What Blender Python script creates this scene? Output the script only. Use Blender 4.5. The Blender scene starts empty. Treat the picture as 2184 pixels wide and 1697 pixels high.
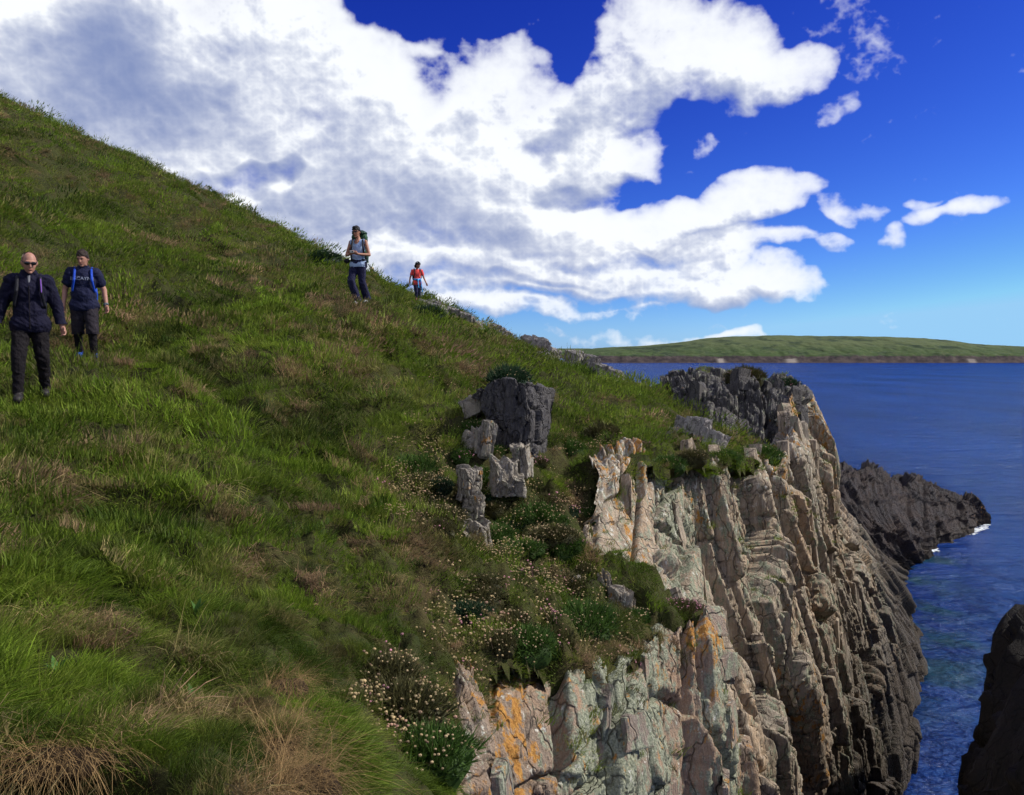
import bpy, bmesh, math, random
import numpy as np
from mathutils import Vector, Matrix, Euler

sc = bpy.context.scene
COL = sc.collection
R = math.radians

# ------------------------------------------------------------------ camera
CAM_Z = 14.0                       # eye height above the sea, metres
PITCH = R(3.0)
F_W, CX_W, CY_W = 1747.0, 1092.0, 848.5
cam_data = bpy.data.cameras.new('camera')
cam = bpy.data.objects.new('camera', cam_data)
COL.objects.link(cam)
cam.location = (0, 0, CAM_Z)
cam.rotation_euler = (R(90) - PITCH, 0, 0)
cam_data.sensor_width = 36.0
cam_data.lens = 28.8
cam_data.clip_start = 0.05
cam_data.clip_end = 30000
sc.camera = cam

# ------------------------------------------------------------------ sun, exposure
SUN_EL, SUN_AZ = R(40), R(5)      # azimuth measured from +x towards +y
sun_dir = Vector((math.cos(SUN_EL) * math.cos(SUN_AZ), math.cos(SUN_EL) * math.sin(SUN_AZ), math.sin(SUN_EL)))
sd = bpy.data.lights.new('sun', 'SUN')
sd.energy = 5.0
sd.angle = R(0.53)
sd.color = (1.0, 0.95, 0.86)
sun = bpy.data.objects.new('sun', sd)
COL.objects.link(sun)
sun.rotation_euler = sun_dir.to_track_quat('Z', 'Y').to_euler()
vs = sc.view_settings
vs.view_transform = 'Standard'
vs.look = 'None'
vs.exposure = 0.0
vs.gamma = 1.0
vs.use_curve_mapping = False
sc.cycles.use_denoising = True
sc.cycles.use_adaptive_sampling = True
sc.cycles.adaptive_threshold = 0.02
sc.cycles.adaptive_min_samples = 12
sc.cycles.max_bounces = 4
sc.cycles.diffuse_bounces = 1
sc.cycles.glossy_bounces = 2
sc.cycles.transmission_bounces = 3
sc.cycles.transparent_max_bounces = 6
sc.cycles.caustics_reflective = False
sc.cycles.caustics_refractive = False


class NT:
    """Short helper round a node tree."""
    def __init__(self, tree, clear=True):
        self.t = tree
        if clear:
            tree.nodes.clear()

    def n(self, typ, ins=None, **props):
        nd = self.t.nodes.new(typ)
        for k, v in props.items():
            setattr(nd, k, v)
        for k, v in (ins or {}).items():
            s = nd.inputs[k]
            if isinstance(v, bpy.types.NodeSocket):
                self.t.links.new(v, s)
            elif v is not None:
                s.default_value = v
        return nd

    def m(self, op, a, b=None, c=None, clamp=False):
        nd = self.t.nodes.new('ShaderNodeMath')
        nd.operation = op
        nd.use_clamp = clamp
        for i, v in enumerate((a, b, c)):
            if v is None:
                continue
            if isinstance(v, bpy.types.NodeSocket):
                self.t.links.new(v, nd.inputs[i])
            else:
                nd.inputs[i].default_value = v
        return nd.outputs[0]

    def vm(self, op, a, b=None, scale=None):
        nd = self.t.nodes.new('ShaderNodeVectorMath')
        nd.operation = op
        for i, v in enumerate((a, b)):
            if v is None:
                continue
            if isinstance(v, bpy.types.NodeSocket):
                self.t.links.new(v, nd.inputs[i])
            else:
                nd.inputs[i].default_value = v
        if scale is not None:
            if isinstance(scale, bpy.types.NodeSocket):
                self.t.links.new(scale, nd.inputs['Scale'])
            else:
                nd.inputs['Scale'].default_value = scale
        return nd.outputs['Value'] if op in ('LENGTH', 'DOT_PRODUCT', 'DISTANCE') else nd.outputs[0]

    def noise(self, vec, scale, detail=4, rough=0.5, dist=0.0, dims='3D', out='Fac'):
        nd = self.n('ShaderNodeTexNoise', {'Vector': vec, 'Scale': scale, 'Detail': detail, 'Roughness': rough, 'Distortion': dist}, noise_dimensions=dims)
        return nd.outputs[0] if out == 'Fac' else nd.outputs[1]

    def mr(self, v, a, b, c=0.0, d=1.0, smooth=False):
        nd = self.n('ShaderNodeMapRange', {0: v, 1: a, 2: b, 3: c, 4: d}, interpolation_type='SMOOTHSTEP' if smooth else 'LINEAR')
        return nd.outputs[0]

    def mix(self, fac, a, b, blend='MIX'):
        nd = self.t.nodes.new('ShaderNodeMix')
        nd.data_type = 'RGBA'
        nd.blend_type = blend
        for k, v in ((0, fac), (6, a), (7, b)):
            s = nd.inputs[k]
            if isinstance(v, bpy.types.NodeSocket):
                self.t.links.new(v, s)
            elif isinstance(v, (int, float)):
                s.default_value = v
            else:
                s.default_value = (*v, 1.0)[:4]
        return nd.outputs[2]

    def link(self, a, b):
        self.t.links.new(a, b)


# ------------------------------------------------------------------ sky: Nishita blue with fair-weather cumulus, all in world directions
def az_el(u, v):
    a, b = (u - CX_W) / F_W, (CY_W - v) / F_W
    x, y, z = a, math.cos(PITCH) + b * math.sin(PITCH), -math.sin(PITCH) + b * math.cos(PITCH)
    return math.atan2(x, y), math.atan2(z, math.hypot(x, y))


# cloud masses: centre u, v, half width, half height, tilt (deg), weight   (u, v are only a way of writing azimuth and elevation)
CLOUDS = [
    (120, 60, 420, 260, 0, 1.2), (420, 200, 480, 250, 0, 1.2), (640, 100, 300, 240, 0, 1.1), (250, 330, 520, 170, 20, 1.1), (760, 300, 330, 220, 10, 1.15),
    (870, 290, 190, 110, 0, 1.0), (1070, 200, 170, 130, 0, 1.05), (1090, 330, 300, 140, 0, 1.1), (1260, 330, 160, 95, 0, 1.0), (800, 440, 420, 120, 0, 1.1),
    (1440, 120, 240, 120, -12, 1.0), (1545, 95, 140, 110, -10, 0.95), (1300, 215, 190, 100, 10, 0.95), (1650, 165, 130, 70, 0, 0.8),
    (1060, 470, 330, 90, 0, 1.0), (1230, 480, 250, 70, 0, 0.95), (1440, 480, 250, 48, 6, 0.9), (1610, 430, 170, 60, 12, 0.9), (1690, 420, 80, 50, 0, 0.7), (450, 470, 330, 110, -20, 1.0), (700, 540, 300, 70, 0, 1.0), (200, 380, 260, 120, 0, 1.0),
    (1500, 530, 230, 52, 0, 0.95), (1180, 555, 420, 75, 0, 1.0), (800, 560, 400, 70, 0, 0.95), (1540, 600, 250, 55, -4, 0.98), (1250, 610, 330, 60, 0, 0.85), (1010, 640, 190, 55, 0, 0.85),
    (1806, 460, 85, 40, 0, 0.66), (2000, 470, 90, 28, 3, 0.62), (1908, 514, 40, 36, -25, 0.6), (1985, 437, 55, 20, 0, 0.52), (2090, 450, 70, 26, 0, 0.6),
    (1770, 240, 80, 36, 30, 0.5), (1515, 318, 45, 28, 0, 0.45), (905, 115, 130, 42, 35, 0.7), (1690, 525, 75, 34, 0, 0.62), (1780, 535, 50, 24, 0, 0.6), (1130, 662, 330, 34, 0, 0.62),
    (1340, 722, 300, 22, 0, 0.46), (1560, 722, 130, 16, 0, 0.5), (540, 420, 120, 55, 0, 0.7),
    (-300, 250, 500, 400, 0, 1.0), (-500, 600, 420, 160, 0, 0.9), (2500, 560, 220, 60, 0, 0.8), (2750, 300, 260, 110, 0, 0.85), (600, -330, 500, 200, 0, 1.0), (1500, -420, 300, 120, 0, 0.8),
]
HOLES = [(520, 372, 110, 34, 12, 0.9), (610, 350, 60, 30, 30, 0.8), (450, 395, 60, 26, 10, 0.6), (915, 180, 80, 70, -40, 0.6), (935, 215, 50, 60, 0, 0.5), (790, 15, 80, 70, 0, 0.75), (1190, 300, 60, 40, 20, 0.6), (1290, 400, 150, 30, 0, 0.6), (930, 10, 190, 110, 0, 0.9),
         (1195, 80, 100, 140, 0, 0.75), (1400, 270, 120, 45, 15, 0.5), (850, 515, 330, 30, 0, 0.33), (1180, 628, 300, 22, 0, 0.5), (1330, 545, 260, 16, 0, 0.35), (1710, 500, 110, 26, 0, 0.5), (1840, 430, 60, 70, 0, 0.25), (1030, 590, 260, 14, 0, 0.3)]
SHADES = [(285, 150, 250, 220, 0, 1.7), (120, 330, 240, 80, 15, 0.7), (470, 190, 240, 140, 0, 1.1), (200, 60, 120, 90, 30, 0.8), (400, 260, 330, 110, 0, 0.6), (720, 330, 220, 120, 0, 0.95), (760, 450, 300, 85, 0, 1.1), (560, 430, 100, 50, 0, 1.0), (1290, 235, 200, 90, 14, 1.3),
          (980, 500, 400, 50, 0, 0.85), (1150, 592, 420, 40, 0, 0.8), (1440, 508, 240, 30, 0, 0.6), (60, 190, 130, 90, 0, 0.6), (1030, 300, 160, 60, 0, 0.45), (700, 110, 120, 90, 0, 0.5), (1500, 632, 260, 26, 0, 0.6), (1480, 230, 160, 45, 10, 0.4),
          (1240, 390, 160, 40, 0, 0.5), (1640, 465, 130, 28, 8, 0.5), (1000, 420, 160, 40, 0, 0.35)]


class Noise2:
    """Gradient noise on a lattice, periodic in x when asked."""
    def __init__(self, seed):
        rg = np.random.default_rng(seed)
        self.p = rg.permutation(256).astype(np.int32)
        ang = rg.uniform(0, 2 * np.pi, 256)
        self.gx, self.gy = np.cos(ang).astype(np.float32), np.sin(ang).astype(np.float32)

    def __call__(self, x, y, per=0):
        xi, yi = np.floor(x), np.floor(y)
        xf, yf = (x - xi).astype(np.float32), (y - yi).astype(np.float32)
        xi, yi = xi.astype(np.int32), yi.astype(np.int32)
        u, v = xf * xf * xf * (xf * (xf * 6 - 15) + 10), yf * yf * yf * (yf * (yf * 6 - 15) + 10)
        x0, x1 = (xi % per, (xi + 1) % per) if per else (xi, xi + 1)

        def g(ix, iy, fx, fy):
            h = self.p[(self.p[ix & 255] + iy) & 255]
            return self.gx[h] * fx + self.gy[h] * fy
        a = g(x0, yi, xf, yf); b = g(x1, yi, xf - 1, yf)
        c = g(x0, yi + 1, xf, yf - 1); d = g(x1, yi + 1, xf - 1, yf - 1)
        ab = a + u * (b - a); cd = c + u * (d - c)
        return (ab + v * (cd - ab)) * 1.4


def fbm2(nz, x, y, octs=5, gain=0.5, per=0, billow=False):
    s, amp, tot = 0.0, 1.0, 0.0
    for k in range(octs):
        n = nz(x * 2 ** k + 17.3 * k * (0 if per else 1), y * 2 ** k + 9.1 * k, per * 2 ** k)
        s = s + amp * ((1 - 2 * np.abs(n)) if billow else n)
        tot += amp; amp *= gain
    return s / tot


def puffs(x, y, per, seed):
    """Rounded heads: 1 at jittered cell points, falling off as a dome (periodic in x)."""
    ix, iy = np.floor(x).astype(np.int32), np.floor(y).astype(np.int32)
    fx, fy = (x - ix).astype(np.float32), (y - iy).astype(np.float32)
    tab = np.random.default_rng(seed).uniform(0.05, 0.95, (2, 4096)).astype(np.float32)
    best = np.full(x.shape, 9.0, np.float32)
    for dx in (-1, 0, 1):
        for dy in (-1, 0, 1):
            h = (((ix + dx) % per) * 157 + (iy + dy) * 1013) & 4095
            d = (dx + tab[0][h] - fx) ** 2 + (dy + tab[1][h] - fy) ** 2
            np.minimum(best, d, out=best)
    return np.sqrt(np.clip(1 - best * 0.9, 0, 1))


def cloud_image(a_lo, a_hi, e_lo, e_hi, w, h):
    """Cover and shade of the cumulus over a patch of sky; x = azimuth, y = elevation."""
    pass
    azv = a_lo + (np.arange(w) + 0.5) / w * (a_hi - a_lo)
    elv = e_lo + (np.arange(h) + 0.5) / h * (e_hi - e_lo)
    A, E = np.meshgrid(azv, elv)
    A = A.astype(np.float32); E = E.astype(np.float32)
    turn = 2 * np.pi
    n1, n2, n3, n4 = Noise2(3), Noise2(8), Noise2(21), Noise2(5)

    def c(per):
        return A / turn * per, E / turn * per * 1.25
    x, y = c(30); wa = fbm2(n1, x, y, 4, 0.5, 30); wb = fbm2(n2, x, y, 4, 0.5, 30)
    x, y = c(100); wa2 = fbm2(n2, x, y, 3, 0.55, 100); wb2 = fbm2(n3, x, y, 3, 0.55, 100)
    Aw = A + 0.050 * wa + 0.024 * wa2
    Ew = E + 0.040 * wb + 0.020 * wb2

    def field(blobs, pw):
        acc = np.zeros_like(A)
        for (u, v, rx, ry, tilt, wgt) in blobs:
            a0, e0 = az_el(u, v)
            r1, r2 = abs(az_el(u + rx, v)[0] - a0), abs(az_el(u, v - ry)[1] - e0)
            ct, st = math.cos(R(tilt)), math.sin(R(tilt))
            p, q = (Aw - a0), (Ew - e0)
            k = np.maximum(0, 1 - (((p * ct + q * st) / r1) ** 2 + ((-p * st + q * ct) / r2) ** 2)) ** pw * wgt
            acc = np.maximum(acc, k) + 0.25 * np.minimum(acc, k)
        return acc
    mass = np.minimum(field(CLOUDS, 0.75), 1.2)
    x, y = c(14); far = fbm2(n4, x, y, 4, 0.5, 14)
    out = np.clip((np.abs(A) - 0.8) / 0.4, 0, 1)
    mass = np.maximum(mass, out * np.clip(0.55 + 2.2 * far, 0, 1))
    hole = field(HOLES, 1.0)
    xw, yw = A + 0.02 * wa + 0.010 * wb2, E + 0.02 * wb + 0.010 * wa2
    b1 = 0.0
    for per_, wt_ in ((40, 0.46), (84, 0.28), (170, 0.16), (340, 0.10)):
        b1 = b1 + wt_ * puffs(xw / turn * per_, yw / turn * per_ * 1.3, per_, per_)
    b1 = (b1 - 0.35) / 0.65
    x, y = c(40); b2 = fbm2(n4, x, y, 7, 0.6, 40)
    x, y = c(160); b3 = fbm2(n1, x, y, 5, 0.62, 160, True)
    D = mass * 0.95 + 0.46 * (b1 - 0.62) + 0.66 * b2 + 0.26 * (b3 - 0.4) - 0.9 * hole
    T = np.clip(D - 0.30, 0, None)
    alpha = 1 - np.exp(-(T * 3.3) ** 1.3)
    # light creeping in from the sun's side (right and above)
    px = w / (a_hi - a_lo)
    sh = np.zeros_like(T)
    for k, wt in ((1, 1.0), (2, 1.0), (4, 0.8), (7, 0.6), (11, 0.5), (16, 0.4)):
        d = 0.0042 * k * px
        dx, dy = int(round(d * 0.5)), int(round(d * 0.85 * (h / (e_hi - e_lo)) / px))
        S = np.roll(T, -dx, 1)
        S = np.concatenate([S[dy:], np.repeat(S[-1:], dy, 0)], 0) if dy else S
        sh += wt * (S - T * 0.9)
    sf = field(SHADES, 1.0)
    shade = 0.22 + 0.46 * sh + sf * (0.7 + 1.0 * b2 - 0.5 * (b1 - .6)) + 0.2 * b2 - 1.1 * (b1 - 0.6) - 0.10 * (b3 - 0.4)
    shade = np.clip(shade, 0, None)
    shade = 1 - np.exp(-1.35 * shade)
    im = np.zeros((h, w, 4), np.float32)
    im[..., 0] = alpha; im[..., 1] = shade; im[..., 3] = 1
    return im

world = bpy.data.worlds.new('World')
sc.world = world
world.use_nodes = True
W = NT(world.node_tree)
geo = W.n('ShaderNodeNewGeometry')
dirv = W.vm('NORMALIZE', W.vm('SCALE', geo.outputs['Incoming'], scale=-1.0))
sep = W.n('ShaderNodeSeparateXYZ', {0: dirv})
az = W.m('ARCTAN2', sep.outputs[0], sep.outputs[1])
el = W.m('ARCSINE', sep.outputs[2])


def sky_patch(name, a_lo, a_hi, e_lo, e_hi, w, h):
    """The cloud field computed above, as a direction-mapped texture (made here, no file)."""
    im = bpy.data.images.new(name, w, h, float_buffer=True)
    im.colorspace_settings.name = 'Non-Color'
    im.pixels.foreach_set(cloud_image(a_lo, a_hi, e_lo, e_hi, w, h).ravel())
    im.pack()
    vec = W.n('ShaderNodeCombineXYZ', {0: W.mr(az, a_lo, a_hi), 1: W.mr(el, e_lo, e_hi), 2: 0.0}).outputs[0]
    tx = W.n('ShaderNodeTexImage', {'Vector': vec}, image=im, extension='EXTEND', interpolation='Cubic' if e_hi < 1.2 else 'Linear')
    return tx.outputs['Color']


FRONT = R(41)
near_c = sky_patch('cumulus_ahead', -FRONT, FRONT, R(-6), R(31), 1800, 812)
far_c = sky_patch('cumulus_around', -math.pi, math.pi, R(-6), R(90), 1440, 384)
inside = W.m('MULTIPLY', W.m('LESS_THAN', W.m('ABSOLUTE', az), FRONT - 0.01), W.m('LESS_THAN', el, R(30.8)))
cl = W.n('ShaderNodeSeparateColor', {0: W.mix(inside, far_c, near_c)})
alpha, shade = cl.outputs[0], cl.outputs[1]
cloud_col = W.mix(shade, (9.9, 10.2, 10.6), (1.8, 2.5, 5.0))
sky = W.n('ShaderNodeTexSky', sky_type='NISHITA', sun_disc=False, sun_elevation=SUN_EL, sun_rotation=R(90) - SUN_AZ, altitude=0.0, air_density=1.0, dust_density=0.25, ozone_density=3.0)
sr = W.n('ShaderNodeSeparateColor', {0: sky.outputs[0]})      # photographic deepening of the blue, channel by channel
cr = W.m('MULTIPLY', W.m('POWER', W.m('DIVIDE', sr.outputs[0], 1.75), 2.25), 0.20)
cg = W.m('ADD', W.m('MULTIPLY', W.m('POWER', W.m('DIVIDE', sr.outputs[1], 2.8), 2.6), 0.30), W.m('MULTIPLY', W.m('POWER', sr.outputs[0], 1.75), 0.15))
cb = W.m('ADD', W.m('MULTIPLY', W.m('POWER', W.m('DIVIDE', sr.outputs[2], 4.8), 1.4), 3.9), W.m('MULTIPLY', sr.outputs[0], 0.8))
skyc = W.n('ShaderNodeCombineColor', {0: W.m('MINIMUM', cr, 3.2), 1: W.m('MINIMUM', cg, 6.2), 2: W.m('MINIMUM', cb, 9.3)}).outputs[0]
final = W.mix(alpha, skyc, cloud_col)
bg = W.n('ShaderNodeBackground', {'Color': final, 'Strength': 0.1})
wo = W.n('ShaderNodeOutputWorld', {'Surface': bg.outputs[0]})
world.cycles.sampling_method = 'MANUAL'
world.cycles.sample_map_resolution = 512

# ------------------------------------------------------------------ helpers
rng = np.random.default_rng(11)
random.seed(5)
NZ = [Noise2(100 + k) for k in range(8)]


def P(u, v, d):
    """A point of the place: line of sight (u, v) at depth d metres from the viewpoint."""
    a, b = (u - CX_W) / F_W, (CY_W - v) / F_W
    return np.array([a * d, d * (math.cos(PITCH) + b * math.sin(PITCH)), CAM_Z + d * (-math.sin(PITCH) + b * math.cos(PITCH))])


def Zp(u, d, z):
    return np.array([(u - CX_W) / F_W * d, d, z])


def tag(o, label=None, cat=None, group=None, kind=None):
    for k, v in (('label', label), ('category', cat), ('group', group), ('kind', kind)):
        if v:
            o[k] = v
    return o


def mesh_obj(name, verts, faces, mat, parent=None, smooth=False, mats=None):
    me = bpy.data.meshes.new(name)
    if isinstance(verts, np.ndarray):
        verts = np.ascontiguousarray(verts, np.float32)
    fa = np.asarray(faces) if not isinstance(faces, list) else None
    if fa is not None and fa.ndim == 2:
        n, k = fa.shape
        me.vertices.add(len(verts)); me.vertices.foreach_set('co', np.asarray(verts, np.float32).ravel())
        me.loops.add(n * k); me.loops.foreach_set('vertex_index', fa.astype(np.int32).ravel())
        me.polygons.add(n)
        me.polygons.foreach_set('loop_start', np.arange(0, n * k, k, dtype=np.int32))
        me.update(calc_edges=True)
    else:
        me.from_pydata([tuple(map(float, p)) for p in verts], [], faces)
    if smooth:
        me.polygons.foreach_set('use_smooth', np.ones(len(me.polygons), bool))
    o = bpy.data.objects.new(name, me)
    COL.objects.link(o)
    for m in (mats or [mat]):
        me.materials.append(m)
    if parent is not None:
        o.parent = parent
    return o


def add_attr(o, name, vals):
    vals = np.asarray(vals, np.float32)
    if vals.ndim == 1:
        a = o.data.attributes.new(name, 'FLOAT', 'POINT'); a.data.foreach_set('value', vals)
    else:
        a = o.data.attributes.new(name, 'FLOAT_VECTOR', 'POINT'); a.data.foreach_set('vector', vals.ravel())


def empty(name, loc=(0, 0, 0), rz=0.0):
    o = bpy.data.objects.new(name, None)
    COL.objects.link(o)
    o.location = loc
    o.rotation_euler = (0, 0, rz)
    o.empty_display_size = 0.2
    return o


def sstep(a, b, x):
    t = np.clip((x - a) / (b - a), 0, 1)
    return t * t * (3 - 2 * t)


def catmull(Pts, m):
    """m points on a Catmull-Rom curve through Pts (n, ...), spaced by chord length of the mean path."""
    Pts = np.asarray(Pts, float)
    n = len(Pts)
    flat = Pts.reshape(n, -1)
    seg = np.maximum(np.linalg.norm(np.diff(flat, axis=0), axis=1), 1e-6)
    t = np.concatenate([[0], np.cumsum(seg)]); t /= t[-1]
    q = np.linspace(0, 1, m)
    i = np.clip(np.searchsorted(t, q, side='right') - 1, 0, n - 2)
    f = (q - t[i]) / (t[i + 1] - t[i])
    tan = np.zeros_like(flat)
    tan[1:-1] = (flat[2:] - flat[:-2]) / (t[2:] - t[:-2])[:, None]
    tan[0] = (flat[1] - flat[0]) / (t[1] - t[0]); tan[-1] = (flat[-1] - flat[-2]) / (t[-1] - t[-2])
    h = (t[i + 1] - t[i])[:, None]; f = f[:, None]
    f2, f3 = f * f, f * f * f
    out = (2 * f3 - 3 * f2 + 1) * flat[i] + (f3 - 2 * f2 + f) * h * tan[i] * 0.8 + (-2 * f3 + 3 * f2) * flat[i + 1] + (f3 - f2) * h * tan[i + 1] * 0.8
    return out.reshape((m,) + Pts.shape[1:])


# ------------------------------------------------------------------ materials of the ground and the rock
def new_mat(name):
    m = bpy.data.materials.new(name)
    m.use_nodes = True
    return m, NT(m.node_tree)


def finish(nt, color, rough=0.85, bump=None, bump_strength=0.5, bump_dist=0.05, spec=0.25, **extra):
    ins = {'Base Color': color, 'Roughness': rough, 'Specular IOR Level': spec}
    ins.update(extra)
    bs = nt.n('ShaderNodeBsdfPrincipled', ins)
    if bump is not None:
        b = nt.n('ShaderNodeBump', {'Height': bump, 'Strength': bump_strength, 'Distance': bump_dist})
        nt.link(b.outputs[0], bs.inputs['Normal'])
    nt.n('ShaderNodeOutputMaterial', {'Surface': bs.outputs[0]})
    return bs


def simple_mat(name, col, rough=0.8, var=0.25, scale=30.0, bump=0.2, spec=0.3, **extra):
    m, t = new_mat(name)
    tc = t.n('ShaderNodeTexCoord')
    nz = t.noise(tc.outputs['Object'], scale, 5, 0.6)
    c = t.mix(nz, tuple(x * (1 - var) for x in col), tuple(min(1, x * (1 + var)) for x in col))
    finish(t, c, rough, nz, bump, 0.01, spec, **extra)
    return m


def rock_mat(name, tones, orange=0.0, green=0.0, white=0.0, wet=0.0, strata=(1.0, 1.0, 0.13)):
    """Slate: streaked bands along the bedding, lichens by patches; attributes steer the lichens."""
    m, t = new_mat(name)
    g = t.n('ShaderNodeNewGeometry')
    pos = g.outputs['Position']
    st = t.vm('MULTIPLY', pos, strata)
    big = t.noise(st, 0.9, 3, 0.5)
    band = t.noise(st, 7.0, 5, 0.62, 0.3)
    fine = t.noise(st, 34.0, 5, 0.65)
    grain = t.noise(pos, 60.0, 4, 0.6)
    c = t.mix(t.mr(big, 0.36, 0.64), tones[0], tones[1])
    c = t.mix(t.mr(band, 0.42, 0.68), c, tones[2])
    c = t.mix(t.m('MULTIPLY', t.mr(fine, 0.50, 0.70), 0.65), c, tones[3])
    c = t.mix(t.m('MULTIPLY', t.mr(grain, 0.35, 0.65), 0.35), c, tuple(x * 0.45 for x in tones[0]))

    def lichen(c, attr, base, scale, lo, hi, colA, colB):
        at = t.n('ShaderNodeAttribute', attribute_name=attr).outputs['Fac']
        k = t.m('ADD', at, base)
        patch = t.noise(t.vm('MULTIPLY', pos, (1.0, 1.0, 0.45)), scale, 6, 0.70)
        k = t.m('MULTIPLY', t.mr(t.m('ADD', patch, t.m('MULTIPLY', k, 0.34)), lo, hi, smooth=True), t.mr(k, 0.0, 0.12))
        cc = t.mix(t.mr(t.noise(pos, scale * 5, 3, 0.6), 0.35, 0.65), colA, colB)
        return t.mix(k, c, cc), k
    c, k1 = lichen(c, 'green_l', green, 9.0, 0.60, 0.70, (0.155, 0.17, 0.115), (0.36, 0.37, 0.27))
    c, k2 = lichen(c, 'white_l', white, 12.0, 0.66, 0.74, (0.50, 0.49, 0.42), (0.66, 0.64, 0.56))
    c, k3 = lichen(c, 'orange_l', orange, 7.0, 0.685, 0.76, (0.34, 0.15, 0.035), (0.48, 0.25, 0.06))
    wet_shade_k = t.n('ShaderNodeAttribute', attribute_name='wet').outputs['Fac']
    c = t.mix(t.m('ADD', wet_shade_k, wet, clamp=True), c, (0.032, 0.024, 0.018))
    # joints: thin dark lines where the slate has parted
    jn = t.n('ShaderNodeTexVoronoi', {'Vector': t.vm('ADD', t.vm('MULTIPLY', pos, (1.0, 1.0, 0.28)), t.vm('SCALE', t.noise(pos, 2.0, 3, 0.6, out='Color'), scale=0.35)), 'Scale': 3.2}, feature='DISTANCE_TO_EDGE').outputs['Distance']
    c = t.mix(t.mr(jn, 0.0, 0.026, 0.62, 0.0), c, tuple(x * 0.16 for x in tones[0]))
    jd = t.mr(jn, 0.0, 0.04, 0.0, 0.6)
    h = t.m('ADD', jd, t.m('ADD', t.m('ADD', t.m('MULTIPLY', band, 1.0), t.m('MULTIPLY', fine, 0.6)), t.m('MULTIPLY', grain, 0.3)))
    finish(t, c, 0.82, h, 0.9, 0.05, 0.25)
    return m


TONES = [(0.42, 0.36, 0.285), (0.48, 0.34, 0.22), (0.145, 0.115, 0.085), (0.62, 0.54, 0.43)]
M_ROCK = rock_mat('slate_rock', TONES, 0.0, 0.0, 0.0)
M_ROCK_LICHEN = rock_mat('slate_rock_lichened', [(0.28, 0.20, 0.14), (0.42, 0.27, 0.17), (0.19, 0.16, 0.13), (0.46, 0.37, 0.28)], 0.0, 0.0, 0.0)
M_ROCK_DARK = rock_mat('slate_rock_dark', [(0.075, 0.07, 0.075), (0.115, 0.10, 0.095), (0.05, 0.047, 0.05), (0.17, 0.15, 0.14)], 0.0, 0.0, 0.0)
M_ROCK_GREY = rock_mat('slate_rock_pale', [(0.36, 0.325, 0.27), (0.44, 0.38, 0.30), (0.17, 0.145, 0.115), (0.52, 0.48, 0.41)], 0.26, 0.12, 0.2)
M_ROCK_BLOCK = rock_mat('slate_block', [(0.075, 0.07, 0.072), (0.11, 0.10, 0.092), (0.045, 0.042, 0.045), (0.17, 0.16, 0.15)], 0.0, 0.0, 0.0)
M_ROCK_SHADE = rock_mat('gully_rock_shade_toned', [(0.012, 0.010, 0.008), (0.018, 0.013, 0.010), (0.009, 0.008, 0.007), (0.026, 0.019, 0.014)], 0.0, 0.0, 0.0)  # near-black tones put the gully wall's shade into the rock colour

M_SOIL, t = new_mat('turf_soil')
pos = t.n('ShaderNodeNewGeometry').outputs['Position']
n1_ = t.noise(pos, 1.2, 5, 0.6)
n2_ = t.noise(pos, 14.0, 5, 0.65)
dry_at = t.n('ShaderNodeAttribute', attribute_name='dry').outputs['Fac']
c = t.mix(t.mr(n1_, 0.35, 0.65), (0.028, 0.036, 0.010), (0.050, 0.056, 0.015))
c = t.mix(t.m('MULTIPLY', dry_at, 0.8), c, (0.085, 0.055, 0.03))
c = t.mix(t.mr(n2_, 0.45, 0.7), c, (0.030, 0.024, 0.012))
finish(t, c, 0.95, n2_, 0.8, 0.05, 0.1)

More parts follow.
